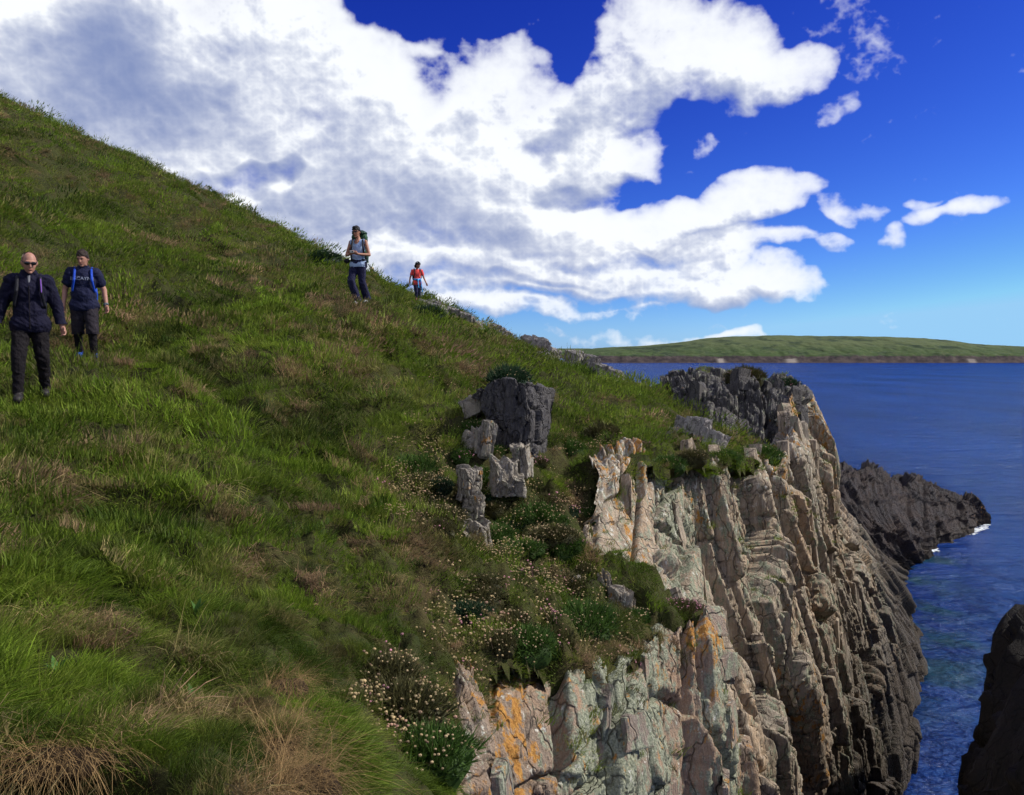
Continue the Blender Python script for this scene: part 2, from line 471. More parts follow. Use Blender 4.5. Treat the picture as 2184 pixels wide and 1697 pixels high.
# ------------------------------------------------------------------ the hillside: turf surface through surveyed points
CTRL = [
    (70, 850, 9.7), (185, 772, 12.9), (765, 645, 17.9), (890, 648, 30.8),
    (0, 1690, 2.55), (300, 1690, 2.75), (620, 1690, 3.0), (800, 1690, 3.55), (700, 1550, 3.9), (100, 1600, 3.0), (300, 1450, 4.0), (600, 1400, 4.8), (0, 1300, 4.4), (300, 1250, 5.0),
    (400, 1200, 6.2), (600, 1200, 6.9), (0, 1080, 6.3), (0, 950, 8.2), (300, 1000, 8.2), (600, 1000, 10.0), (800, 1100, 9.0), (800, 1300, 6.8), (800, 950, 11.5), (300, 800, 11.5), (600, 850, 12.2), (800, 800, 14.0),
    (500, 750, 13.4), (500, 620, 18.0), (300, 640, 16.2), (120, 640, 15.0), (0, 640, 14.0), (0, 500, 17.0), (0, 350, 23.0), (300, 480, 23.0), (0, 232, 30.0), (200, 324, 29.0), (300, 364, 28.5), (500, 471, 27.0), (650, 546, 25.0), (740, 586, 24.0), (830, 615, 27.0),
    (650, 640, 18.5), (870, 690, 18.5), (950, 850, 14.0), (1000, 750, 18.5), (1000, 695, 24.0), (960, 655, 32.0), (890, 664, 27.5), (900, 684, 23.5), (1050, 708, 33.5), (1100, 737, 34.0), (1160, 769, 33.0), (1100, 800, 19.0), (1150, 773, 26.0),
    (1200, 850, 18.0), (1220, 805, 27.0), (1300, 900, 17.0), (1300, 838, 25.0), (1385, 825, 27.0), (1400, 860, 20.0), (1440, 862, 22.5), (1500, 912, 20.8), (1575, 945, 19.4), (1640, 985, 18.0), (1200, 950, 14.5), (1500, 950, 16.0), (1400, 930, 15.5), (1570, 962, 17.6), (1640, 990, 16.8),
    (1000, 950, 12.0), (1100, 1050, 11.0), (1220, 1040, 12.2), (1150, 1200, 9.6), (1250, 1130, 10.9), (1240, 1300, 8.7), (1400, 1300, 9.2), (1000, 1350, 7.2), (1000, 1150, 9.3), (950, 1480, 6.0), (900, 1600, 4.5), (1150, 1400, 7.4), (1300, 1395, 8.0),
    (1420, 972, 13.2), (1560, 982, 14.6), (1310, 992, 12.2), (900, 1250, 7.6), (1040, 955, 12.05), (1110, 932, 12.35), (1085, 1036, 11.15), (1010, 1186, 9.75), (880, 1420, 5.9), (960, 1690, 4.3),
]
XYZ = [P(*c) for c in CTRL] + [np.array(p) for p in (
    (0, 0, CAM_Z - 1.62), (-3, -3, CAM_Z - 1.2), (1, -3, CAM_Z - 1.8), (-8, 2, CAM_Z + 0.6), (-14, 8, CAM_Z + 2.8), (-22, 14, CAM_Z + 6.8), (-30, 30, CAM_Z + 14), (-24, 45, CAM_Z + 12), (-12, 45, CAM_Z + 5.0), (-6, 45, CAM_Z + 1.6), (0, 46, CAM_Z - 1.5), (-40, 60, CAM_Z + 20), (-10, 60, CAM_Z + 2))]
XYZ = np.array(XYZ)


def tps_fit(xy, z, lam=0.02):
    n = len(xy)
    d2 = ((xy[:, None] - xy[None]) ** 2).sum(-1)
    K = np.where(d2 > 0, 0.5 * d2 * np.log(d2 + 1e-12), 0) + lam * np.eye(n)
    Pm = np.hstack([np.ones((n, 1)), xy])
    A = np.block([[K, Pm], [Pm.T, np.zeros((3, 3))]])
    return np.linalg.solve(A, np.concatenate([z, np.zeros(3)]))


TW = tps_fit(XYZ[:, :2], XYZ[:, 2])


def tps_eval(x, y):
    sh = x.shape
    x, y = x.ravel(), y.ravel()
    out = TW[-3] + TW[-2] * x + TW[-1] * y
    for (cx, cy), w in zip(XYZ[:, :2], TW[:-3]):
        d2 = (x - cx) ** 2 + (y - cy) ** 2
        out = out + w * 0.5 * d2 * np.log(d2 + 1e-12)
    return out.reshape(sh)


EDGE = np.array([(-80, -6), (1.4, -6), (1.1, 0.2), (0.35, 1.8), (0.0, 3.0)] + [tuple(P(*c)[:2]) for c in (
    (945, 1690, 4.75), (915, 1490, 6.1), (1050, 1458, 6.8), (1200, 1435, 7.3), (1330, 1408, 7.8), (1420, 1345, 8.65), (1505, 1338, 9.05), (1500, 1300, 9.7), (1410, 1285, 9.9), (1335, 1240, 10.35),
    (1268, 1150, 10.95), (1266, 1040, 11.45), (1315, 1005, 11.85), (1425, 985, 12.7), (1560, 994, 14.25), (1632, 1000, 16.5), (1650, 985, 17.6), (1590, 950, 19.9), (1500, 905, 21.6), (1450, 858, 23.6), (1430, 812, 28), (1340, 810, 29.5), (1330, 800, 32),
    (1260, 770, 37), (1170, 745, 39), (1080, 700, 42))] + [(-4, 60), (-80, 90)])


def poly_sd(x, y, poly):
    """Signed distance to a closed polygon, positive outside."""
    sh = x.shape
    x, y = x.ravel(), y.ravel()
    best = np.full(x.shape, 1e9)
    inside = np.zeros(x.shape, bool)
    n = len(poly)
    for i in range(n):
        ax, ay = poly[i]; bx, by = poly[(i + 1) % n]
        dx, dy = bx - ax, by - ay
        t = np.clip(((x - ax) * dx + (y - ay) * dy) / (dx * dx + dy * dy), 0, 1)
        best = np.minimum(best, (x - ax - t * dx) ** 2 + (y - ay - t * dy) ** 2)
        cr = ((ay > y) != (by > y)) & (x < dx * (y - ay) / (dy if abs(dy) > 1e-12 else 1e-12) + ax)
        inside ^= cr
    return (np.sqrt(best) * np.where(inside, -1, 1)).reshape(sh)


FEET = [(70, 850, 9.7), (185, 771, 12.9), (765, 648, 17.9), (890, 650, 30.8)]     # where the walkers stand
FEET = [P(*c) for c in FEET] + [P(793, 570, 36.0) - np.array([0, 0, 1.66])]
FEET_R = [0.9, 0.9, 1.1, 1.6, 2.2]
FEET_DZ = [0.0] * 5
PIT = P(75, 1650, 2.7)[:2]


def turf_parts(x, y):
    """z of the turf, distance outside the turf edge, and how dry the grass is there."""
    rr = np.hypot(x, y)
    z = tps_eval(x, y)
    w1 = fbm2(NZ[0], x * 0.35, y * 0.35, 3, 0.5)
    hum = fbm2(NZ[1], x * 1.1 + w1, y * 1.1 - w1, 3, 0.5, billow=True)
    hum2 = fbm2(NZ[2], x * 3.1, y * 3.1, 2, 0.5)
    big = fbm2(NZ[3], x * 0.22, y * 0.22, 2, 0.5)
    sd_ = poly_sd(x, y, EDGE) + 0.28 * fbm2(NZ[4], x * 1.1, y * 1.1, 3, 0.55) * np.clip(rr / 6, 0.3, 1)
    amp = np.clip(rr / 7, 0.35, 1.3)
    z = z + amp * (0.27 * (hum - 0.52) + 0.07 * hum2) + 0.10 * big - 0.04
    band = sstep(-3.2, -1.2, sd_) * sstep(4.0, 6.5, rr) * (1 - sstep(17, 22, rr))
    hb = fbm2(NZ[6], x * 1.9, y * 1.9, 3, 0.5, billow=True)
    z = z + band * 0.30 * (hb - 0.5)
    for (fx, fy, fz), fr, fd in zip(FEET, FEET_R, FEET_DZ):
        z = z + fd * np.exp(-((x - fx) ** 2 + (y - fy) ** 2) / fr ** 2)
    z = z - 0.55 * sstep(0.50, 0.28, np.hypot(x - PIT[0], (y - PIT[1]) * 1.2))
    lip = np.clip(sd_ + 0.25, 0, None)
    z = z - 0.5 * lip ** 2 - 1.2 * np.clip(sd_ - 0.04, 0, None)
    dry = 1.1 * fbm2(NZ[5], x * 1.7 + 3, y * 1.7, 4, 0.6) + 0.35 * (hum - 0.5) + 0.3 * fbm2(NZ[6], x * 0.25, y * 0.25, 2) - 0.06
    dry = dry + 0.10 * band
    return z, sd_, dry


def turf_z(x, y):
    return float(turf_parts(np.array([x], float), np.array([y], float))[0][0])


for k_ in range(5):
    FEET_DZ[k_] += FEET[k_][2] - turf_z(FEET[k_][0], FEET[k_][1]) - 0.03
ring = np.exp(np.linspace(math.log(0.7), math.log(75), 400))
ang = np.linspace(R(-78), R(48), 430)
RR, AA = np.meshgrid(ring, ang, indexing='ij')
GX, GY = RR * np.sin(AA), RR * np.cos(AA)
GZ, GS, GD = turf_parts(GX, GY)
nr_, na_ = GX.shape
idx = np.arange(nr_ * na_).reshape(nr_, na_)
quads = np.stack([idx[:-1, :-1], idx[:-1, 1:], idx[1:, 1:], idx[1:, :-1]], -1).reshape(-1, 4)
keep = (GS.ravel()[quads] < 0.12).all(1)
hill = mesh_obj('hillside', np.stack([GX, GY, GZ], -1).reshape(-1, 3), quads[keep][:, ::-1], M_SOIL, smooth=True)
add_attr(hill, 'dry', np.clip(GD.ravel() * 1.6, 0, 1))
tag(hill, 'steep green coastal hillside of rough grass falling to the cliff edge', 'hillside', kind='structure')

# ------------------------------------------------------------------ cliffs: lofted sheets broken into upright slabs
def voronoi(s, t, w, h, seed):
    """Jittered cells w by h metres: cell id hash values, offset from the cell point, distance to the border."""
    x, y = s / w, t / h
    ix, iy = np.floor(x).astype(np.int64), np.floor(y).astype(np.int64)
    f1 = np.full(x.shape, 1e9); f2 = np.full(x.shape, 1e9)
    cid = np.zeros(x.shape, np.int64); ox = np.zeros(x.shape); oy = np.zeros(x.shape)
    for dx in (-1, 0, 1):
        for dy in (-1, 0, 1):
            cx, cy = ix + dx, iy + dy
            hsh = (cx * 73856093 ^ cy * 19349663 ^ seed * 83492791) & 0x7fffffff
            jx = ((hsh * 1103515245 + 12345) & 0xffff) / 65535.0
            jy = ((hsh * 22695477 + 777) >> 4 & 0xffff) / 65535.0
            px, py = cx + 0.1 + 0.8 * jx, cy + 0.1 + 0.8 * jy
            d = (x - px) ** 2 + (y - py) ** 2
            nb = d < f1
            f2 = np.where(nb, f1, np.minimum(f2, d))
            f1 = np.where(nb, d, f1)
            cid = np.where(nb, hsh, cid); ox = np.where(nb, x - px, ox); oy = np.where(nb, y - py, oy)
    r1 = ((cid * 2654435761) & 0xffff) / 65535.0
    r2 = ((cid * 40503 >> 3) & 0xffff) / 65535.0
    r3 = ((cid * 69069 >> 5) & 0xffff) / 65535.0
    return r1, r2, r3, ox, oy, np.sqrt(f2) - np.sqrt(f1)


def plates(s, t, w, h, seed):
    """Upright rectangular plates: irregular columns, each broken at its own heights."""
    def cut(x, key):
        i = np.floor(x).astype(np.int64)

        def edge(k):
            hs = ((k * 73856093) ^ (key * 19349663) ^ (seed * 83492791)) & 0x7fffffff
            return k + 0.75 * ((((hs * 1103515245 + 12345) >> 3) & 0xffff) / 65535.0 - 0.5)
        lo, hi = edge(i), edge(i + 1)
        i2 = np.where(x < lo, i - 1, np.where(x >= hi, i + 1, i))
        lo, hi = edge(i2), edge(i2 + 1)
        return i2, (x - lo) / (hi - lo) - 0.5, np.minimum(x - lo, hi - x)
    c, ox, b1 = cut(s / w, np.zeros(s.shape, np.int64))
    ph = ((((c * 2654435761) ^ seed * 7919) >> 2) & 0xffff) / 65535.0
    r, oy, b2 = cut(t / h + ph * 7.0 + 0.25 * ox * np.where(ph > 0.5, 1, -1), c)
    cid = ((c * 92837111) ^ (r * 689287499) ^ (seed * 283923481)) & 0x7fffffff
    rr = [(((cid * m) >> 4) & 0xffff) / 65535.0 for m in (2654435761, 40503013, 69069131)]
    return rr[0], rr[1], rr[2], ox, oy, np.minimum(b1, b2 * h / w)


def cliff_sheet(name, cols, ns, nt_, mat, scales, seed, lean=0.0, flip=False, attr_fn=None, crack=0.10, parent=None, rough=0.05, smooth_fn=None):
    """cols: polylines from the top down. Lofted, then displaced slab by slab along its normal."""
    C = np.stack([catmull(np.array(c), 40) for c in cols])
    C = catmull(C, ns).transpose(1, 0, 2)
    Pm = catmull(C, nt_).transpose(1, 0, 2)
    ds = np.linalg.norm(np.diff(Pm, axis=0), axis=2).mean(1); S = np.concatenate([[0], np.cumsum(ds)])
    dt = np.linalg.norm(np.diff(Pm, axis=1), axis=2).mean(0); T = np.concatenate([[0], np.cumsum(dt)])
    SS, TT = np.meshgrid(S, T, indexing='ij')
    N = np.cross(np.gradient(Pm, axis=0), np.gradient(Pm, axis=1))
    N /= np.linalg.norm(N, axis=2, keepdims=True) + 1e-9
    if (N * (np.array([0, 0, CAM_Z]) - Pm)).sum(2).mean() < 0:
        N = -N
    if flip:
        N = -N
    k = seed % 5
    sw = SS + lean * TT + 0.22 * fbm2(NZ[k], SS * 0.3, TT * 0.12, 3) + 0.05 * fbm2(NZ[k + 1], SS * 1.3, TT * 0.7, 4, 0.6)
    tw = TT + 0.22 * fbm2(NZ[k + 2], SS * 0.8, TT * 0.4, 2) + 0.10 * fbm2(NZ[k], SS * 4.0, TT * 2.0, 3)
    H = np.zeros_like(SS)
    edge = np.ones_like(SS)
    for q, (w, h, amp) in enumerate(scales):
        r1, r2, r3, ox, oy, bd = (plates if h > 1.4 * w else voronoi)(sw, tw, w, h, seed + q * 7)
        H -= amp * 0.9 * (r3 < 0.13) * (w > 0.1)
        H += amp * ((r1 - 0.5) * 1.6 + (r2 - 0.5) * 0.9 * ox + (r3 - 0.5) * 0.7 * oy)
        cr = np.exp(-(bd / 0.07) ** 2)
        H -= amp * crack * 4 * cr
    wm = scales[-1][0]
    H += 0.35 * wm * fbm2(NZ[k + 2], sw / wm * 1.1, tw / wm * 0.10, 4, 0.62)
    H += rough * fbm2(NZ[k + 1], SS * 2.4, TT * 1.5, 5, 0.6)
    H *= sstep(0.0, 0.75, TT) * 0.92 + 0.08
    if smooth_fn is not None:
        kf, off = smooth_fn(Pm)
        H = H * (1 - 0.88 * kf) + off
    Q = Pm + N * H[..., None]
    nn, mm = SS.shape
    ii = np.arange(nn * mm).reshape(nn, mm)
    q4 = np.stack([ii[:-1, :-1], ii[1:, :-1], ii[1:, 1:], ii[:-1, 1:]], -1).reshape(-1, 4)
    a = Q.reshape(-1, 3)
    fn = np.cross(a[q4[:, 1]] - a[q4[:, 0]], a[q4[:, 3]] - a[q4[:, 0]])
    if (fn * N.reshape(-1, 3)[q4[:, 0]]).sum() < 0:
        q4 = q4[:, ::-1]
    o = mesh_obj(name, a, q4, mat, parent=parent)
    if attr_fn:
        for k_, v_ in attr_fn(Q, SS / S[-1], TT / T[-1]).items():
            add_attr(o, k_, v_.ravel())
    return o, Q, N, SS, TT


def wet_shade_line(Q, top=4.5, soft=3.0):  # splash zone; on the main cliff it also carries painted vignette darkness
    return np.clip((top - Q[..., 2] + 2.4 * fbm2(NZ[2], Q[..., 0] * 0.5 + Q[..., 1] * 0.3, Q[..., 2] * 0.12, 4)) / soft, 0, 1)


colsA = [
    [P(1262, 1000, 12.9), P(1266, 1022, 11.7), P(1240, 1150, 10.95), P(1300, 1262, 10.15), P(1480, 1340, 9.6), P(1535, 1450, 9.8), P(1590, 1690, 10.0), Zp(1620, 9.8, -0.6)],
    [P(1400, 950, 14.6), P(1420, 982, 13.0), P(1440, 1150, 12.3), P(1500, 1300, 12.0), P(1590, 1450, 12.0), P(1640, 1690, 12.2), Zp(1660, 12.2, -0.6)],
    [P(1545, 965, 16.2), P(1560, 992, 14.5), P(1600, 1150, 14.2), P(1640, 1300, 14.2), P(1690, 1500, 14.5), P(1720, 1690, 15.0), Zp(1745, 15.5, -0.6)],
    [P(1640, 950, 18.8), P(1645, 1006, 16.4), P(1680, 1150, 16.5), P(1730, 1300, 17.0), P(1780, 1500, 17.5), P(1800, 1690, 18.0), Zp(1825, 18.5, -0.6)],
    [P(1690, 832, 22.0), P(1702, 885, 20.2), P(1735, 960, 19.6), P(1752, 1100, 20.0), P(1790, 1250, 20.5), P(1840, 1450, 21.5), P(1875, 1690, 22.5), Zp(1900, 23, -0.6)],
    [P(1695, 828, 24.0), P(1718, 852, 22.8), P(1764, 970, 23.2), P(1766, 1100, 24.0), P(1835, 1205, 26.0), P(1905, 1400, 29.0), P(1945, 1560, 28.0), Zp(1950, 26.6, -0.5)],
    [P(1690, 832, 30.0), P(1712, 857, 28.0), P(1762, 970, 28.0), P(1766, 1085, 30.0), P(1860, 1205, 34.0), P(1945, 1330, 37.5), Zp(2000, 37.0, -0.5)],
    [P(1680, 835, 36.0), P(1700, 862, 36.0), P(1752, 975, 36.0), P(1764, 1060, 38.0), P(1850, 1180, 42.0), Zp(1945, 46.5, -0.5)],
    [P(1650, 850, 44.0), P(1690, 872, 44.0), P(1738, 985, 46.0), P(1762, 1030, 48.0), P(1840, 1160, 50.0), Zp(1955, 53.0, -0.5)],
]


def attrA(Q, s, t_):
    x, y, z = Q[..., 0], Q[..., 1], Q[..., 2]
    ora = 0.55 * np.clip((z - 10.6) / 2, 0, 1) + 0.26 * np.exp(-((s - 0.33) / 0.05) ** 2) * (t_ > 0.3) + 0.25 * (fbm2(NZ[0], x, z * 0.35, 3) > 0.12)
    return {'orange_l': ora, 'green_l': 0.25 + 0.5 * fbm2(NZ[3], x * 0.6, z * 0.3, 3), 'white_l': 0.45 * np.clip((z - 9) / 4, 0, 1), 'wet': 0.93 * wet_shade_line(Q, 9.0, 5.5)}  # raised past the splash zone, painting the lower cliff's dimness into its colour


def quad_mask(Pm, corners, soft=0.05):
    """1 inside a four cornered patch of the face (corners given as seen from the path), 0 outside."""
    dd = Pm - np.array([0, 0, CAM_Z])
    dep = dd[..., 1] * math.cos(PITCH) - dd[..., 2] * math.sin(PITCH)
    u = CX_W + F_W * dd[..., 0] / dep; v = CY_W - F_W * (dd[..., 1] * math.sin(PITCH) + dd[..., 2] * math.cos(PITCH)) / dep
    sdq = poly_sd(u, v, np.array(corners, float)) + 5 * fbm2(NZ[1], u * 0.03, v * 0.02, 3)
    return np.clip(0.5 - sdq / 5.0, 0, 1), u, v


def pale_slabs(Pm):
    k1, u, v = quad_mask(Pm, [(1268, 1075), (1325, 1060), (1352, 1055), (1336, 1238), (1300, 1245), (1262, 1236)])
    k2, _, _ = quad_mask(Pm, [(1366, 1040), (1396, 1020), (1398, 1100), (1384, 1240), (1346, 1248), (1352, 1150)])
    k3, _, _ = quad_mask(Pm, [(1480, 1180), (1500, 1160), (1512, 1300), (1495, 1370), (1470, 1330)])
    k = np.maximum(np.maximum(k1, k2), k3)
    crk = np.exp(-((u - (1357 - (v - 1050) * 0.075)) / 5.0) ** 2) * sstep(1065, 1085, v) * (v < 1240)
    return k, 0.10 * k1 + 0.05 * k2 - 0.30 * crk


cliff, QA, NA, SA, TA = cliff_sheet('sea_cliff', colsA[:6], 640, 600, M_ROCK, [(1.7, 4.2, 0.34), (0.55, 2.1, 0.18), (0.17, 1.1, 0.05), (0.30, 0.35, 0.028), (0.06, 0.5, 0.018)], 3, lean=-0.10, attr_fn=attrA, rough=0.015, crack=0.2, smooth_fn=pale_slabs)
cliff2, QA2, NA2, _, _ = cliff_sheet('far_cliff', colsA[5:], 330, 300, M_ROCK, [(1.6, 6.0, 0.45), (0.6, 3.4, 0.22), (0.28, 2.0, 0.09)], 5, lean=-0.35, attr_fn=attrA, rough=0.04)
tag(cliff2, 'sloping dark footed cliff beds beyond the pale cliff, running down to the sea', 'cliff', kind='structure')
tag(cliff, 'tall pale slate sea cliff of upright beds with foot darkened by sea splash and painted shade', 'cliff', kind='structure')

colsB = [
    [P(880, 1400, 7.4), P(922, 1475, 6.3), P(950, 1580, 5.7), P(985, 1690, 5.4), Zp(1010, 5.2, -0.6)],
    [P(1050, 1415, 7.6), P(1050, 1462, 6.75), P(1060, 1560, 6.4), P(1060, 1690, 6.2), Zp(1070, 6.0, -0.6)],
    [P(1200, 1395, 8.1), P(1200, 1438, 7.25), P(1210, 1560, 6.9), P(1215, 1690, 6.6), Zp(1225, 6.4, -0.6)],
    [P(1320, 1375, 8.7), P(1330, 1410, 7.75), P(1340, 1550, 7.4), P(1345, 1690, 7.1), Zp(1355, 7.0, -0.6)],
    [P(1415, 1300, 9.6), P(1420, 1348, 8.6), P(1430, 1500, 8.2), P(1440, 1690, 7.9), Zp(1450, 7.8, -0.6)],
    [P(1495, 1305, 10.1), P(1507, 1342, 9.0), P(1515, 1500, 8.8), P(1525, 1690, 8.6), Zp(1540, 8.5, -0.6)],
    [P(1540, 1400, 11.0), P(1540, 1450, 10.4), P(1570, 1550, 10.3), P(1600, 1690, 10.2), Zp(1620, 10, -0.6)],
]


def attrB(Q, s, t_):
    z = Q[..., 2]
    ora = 0.30 + 0.34 * np.exp(-((s - 0.16) / 0.07) ** 2) + 0.38 * np.exp(-((s - 0.72) / 0.12) ** 2) * np.exp(-(((z - 11.0) / 0.5)) ** 2)
    grn = 0.15 + 0.75 * np.exp(-((s - 0.36) / 0.09) ** 2) + 0.5 * np.exp(-((s - 0.52) / 0.06) ** 2) + 0.75 * np.exp(-((s - 0.76) / 0.1) ** 2)
    return {'orange_l': ora, 'green_l': grn, 'white_l': 0.18 + 0 * s, 'wet': 0.94 * wet_shade_line(Q, 4.0)}


cliffB, QB, NB, SB, TB = cliff_sheet('lichened_cliff', colsB, 420, 520, M_ROCK_LICHEN, [(0.7, 1.6, 0.20), (0.25, 0.7, 0.05), (0.035, 0.09, 0.016)], 8, lean=-0.06, attr_fn=attrB, crack=0.18)
tag(cliffB, 'near cliff face patched with orange and grey green lichen', 'cliff', kind='structure')

colsC = [
    [P(1400, 822, 31.0), P(1425, 818, 25.0), P(1432, 835, 23.6), P(1440, 858, 22.5), P(1445, 900, 22.0)],
    [P(1470, 806, 32.0), P(1480, 803, 24.5), P(1492, 815, 23.2), P(1500, 868, 21.8), P(1510, 930, 21.2)],
    [P(1550, 808, 32.0), P(1560, 806, 24.5), P(1575, 822, 22.7), P(1585, 880, 21.5), P(1592, 965, 20.0)],
    [P(1630, 822, 32.0), P(1640, 818, 24.5), P(1655, 835, 22.3), P(1652, 905, 20.9), P(1640, 1020, 18.6)],
    [P(1668, 830, 32.0), P(1680, 824, 25.0), P(1698, 842, 22.2), P(1692, 905, 20.7), P(1690, 1040, 18.8)],
    [P(1690, 842, 32.0), P(1700, 828, 26.0), P(1722, 850, 23.2), P(1730, 905, 21.4), P(1735, 1050, 20.2)],
]


def attrC(Q, s, t_):
    return {'orange_l': 0.12 + 0 * s, 'green_l': 0.15 + 0 * s, 'white_l': 0.13 + 0 * s, 'wet': 0 * s}


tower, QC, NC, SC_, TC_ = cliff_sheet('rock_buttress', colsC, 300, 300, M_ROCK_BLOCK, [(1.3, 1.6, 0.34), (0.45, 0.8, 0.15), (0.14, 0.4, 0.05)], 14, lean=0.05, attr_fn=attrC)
tag(tower, 'shaded dark rock buttress standing above the cliff, thrift on its top', 'buttress', kind='structure')

colsD = [
    [Zp(1640, 74, -0.6), P(1690, 985, 60), P(1720, 990, 56), P(1760, 1080, 52), P(1850, 1190, 50.5), Zp(1950, 52.8, -0.5)],
    [Zp(1850, 76, -0.6), P(1835, 1010, 64), P(1850, 1012, 60), P(1870, 1090, 56), P(1920, 1165, 54), Zp(1968, 55.2, -0.5)],
    [Zp(1960, 76, -0.6), P(1940, 1036, 67), P(1950, 1038, 64), P(1970, 1090, 62), P(1990, 1145, 60), Zp(2005, 59.2, -0.5)],
    [Zp(2060, 74, -0.6), P(2035, 1064, 68), P(2040, 1064, 66), P(2055, 1098, 65), P(2068, 1130, 64), Zp(2076, 63.2, -0.5)],
    [Zp(2100, 71, -0.6), P(2068, 1078, 68), P(2074, 1082, 67), P(2083, 1104, 66.6), P(2088, 1120, 66.2), Zp(2093, 65.5, -0.5)],
    [Zp(2104, 69, -0.8), Zp(2098, 68, -0.5), Zp(2098, 67.5, -0.4), Zp(2098, 67, -0.5), Zp(2098, 66.5, -0.6), Zp(2098, 66, -0.9)],
]


def attrD(Q, s, t_):
    z = Q[..., 2]
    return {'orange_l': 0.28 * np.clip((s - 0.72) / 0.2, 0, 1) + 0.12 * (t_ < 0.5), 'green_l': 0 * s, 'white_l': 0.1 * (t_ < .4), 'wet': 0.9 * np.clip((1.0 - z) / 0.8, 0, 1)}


M_SKERRY = rock_mat('skerry_rock', [(0.020, 0.017, 0.020), (0.048, 0.030, 0.024), (0.014, 0.012, 0.014), (0.065, 0.056, 0.058)], 0.0, 0.0, 0.0)
skerry, QD, ND, SD_, TD_ = cliff_sheet('dark_headland', colsD, 420, 320, M_SKERRY, [(3.5, 3.0, 0.5), (1.5, 1.8, 0.26), (0.6, 0.8, 0.11)], 21, lean=0.25, attr_fn=attrD)
tag(skerry, 'low black rocky headland running out into the sea, rusty tip', 'headland', kind='structure')

colsF = [  # each column starts on an unseen headland, added to shade lower cliff and sea
    [(26.0, 4.0, 23.0), P(2732, 1150, 8.0), P(2432, 1260, 7.6), P(2312, 1480, 7.2), P(2192, 1760, 6.8), Zp(2182, 6.6, -0.6)],
    [(26.0, 11.0, 23.5), P(2632, 1200, 12.0), P(2332, 1290, 11.5), P(2202, 1480, 11.0), P(2112, 1690, 10.6), Zp(2092, 10.5, -0.6)],
    [(27.0, 17.0, 22.0), P(2532, 1240, 16.0), P(2247, 1285, 15.0), P(2156, 1375, 14.5), P(2122, 1580, 14.0), P(2072, 1697, 13.6), Zp(2057, 13, -0.6)],
    [(28.0, 22.0, 19.0), P(2532, 1260, 20.0), P(2262, 1300, 19.0), P(2207, 1360, 19.0), P(2152, 1500, 18.0), P(2107, 1640, 17.0), Zp(2087, 16.5, -0.6)],
    [(34.0, 26.0, 14.0), P(2632, 1270, 24.0), P(2382, 1330, 23.0), P(2332, 1450, 22.5), P(2292, 1560, 22.0), Zp(2282, 21.5, -0.6)],
]


def attrF(Q, s, t_):
    return {'orange_l': 0 * s, 'green_l': 0 * s, 'white_l': 0 * s, 'wet': 0 * s}


gully, QF, NF, SF_, TF_ = cliff_sheet('shaded_gully_wall', colsF, 200, 300, M_ROCK_SHADE, [(1.5, 2.5, 0.25), (0.6, 1.0, 0.10)], 33, lean=0.1, attr_fn=attrF)
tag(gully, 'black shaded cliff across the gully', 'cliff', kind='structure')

# ------------------------------------------------------------------ the sea
M_SEA, t = new_mat('sea_water')
g = t.n('ShaderNodeNewGeometry')
pos = g.outputs['Position']
shal = t.n('ShaderNodeAttribute', attribute_name='shallow').outputs['Fac']
wv_ = t.vm('MULTIPLY', pos, (0.55, 1.0, 1.0))
r0 = t.noise(wv_, 0.16, 3, 0.6)
r1 = t.noise(wv_, 0.6, 4, 0.6)
r2 = t.noise(wv_, 2.6, 5, 0.65)
r3 = t.noise(t.vm('MULTIPLY', pos, (0.6, 0.25, 1.0)), 0.05, 4, 0.6)
patch = t.m('MULTIPLY', shal, t.mr(t.noise(pos, 0.35, 4, 0.6), 0.40, 0.62, smooth=True))
c = t.mix(t.mr(r3, 0.35, 0.65), (0.002, 0.018, 0.115), (0.005, 0.036, 0.20))
c = t.mix(patch, c, (0.008, 0.045, 0.07))
h = t.m('ADD', t.m('MULTIPLY', r0, 2.2), t.m('ADD', t.m('MULTIPLY', r1, 1.2), t.m('MULTIPLY', r2, 0.4)))
bmp = t.n('ShaderNodeBump', {'Height': h, 'Strength': 1.0, 'Distance': 1.1}).outputs[0]
dif = t.n('ShaderNodeBsdfDiffuse', {'Color': c, 'Normal': bmp})
glo = t.n('ShaderNodeBsdfGlossy', {'Color': (0.75, 0.85, 1.0, 1.0), 'Roughness': 0.12, 'Normal': bmp})
fre = t.m('MINIMUM', t.n('ShaderNodeFresnel', {'IOR': 1.33, 'Normal': bmp}).outputs[0], 0.42)
mxs = t.n('ShaderNodeMixShader', {0: fre, 1: dif.outputs[0], 2: glo.outputs[0]})
t.n('ShaderNodeOutputMaterial', {'Surface': mxs.outputs[0]})
sx = np.concatenate([-np.exp(np.linspace(math.log(9000), math.log(60), 50)), np.linspace(-55, 70, 130), np.exp(np.linspace(math.log(75), math.log(9000), 50))])
sy = np.concatenate([[-3000, -800, -200, -60, -20], np.linspace(-10, 90, 110), np.exp(np.linspace(math.log(95), math.log(12000), 90))])
SX, SY = np.meshgrid(sx, sy, indexing='ij')
ii = np.arange(SX.size).reshape(SX.shape)
q4 = np.stack([ii[:-1, :-1], ii[1:, :-1], ii[1:, 1:], ii[:-1, 1:]], -1).reshape(-1, 4)
sea = mesh_obj('sea', np.stack([SX, SY, 0 * SX], -1).reshape(-1, 3), q4, M_SEA, smooth=True)
shore = np.array([Zp(u, d, 0)[:2] for u, d in ((1950, 26), (1990, 30.5), (2005, 35), (1975, 40), (1945, 45), (1935, 50), (1965, 55))])
dmin = np.min(np.hypot(SX[..., None] - shore[:, 0], SY[..., None] - shore[:, 1]), -1)
add_attr(sea, 'shallow', np.clip(1 - (dmin - 1.5) / 3.5, 0, 1).ravel() * np.clip((SY.ravel() - 28) / 8, 0, 1))
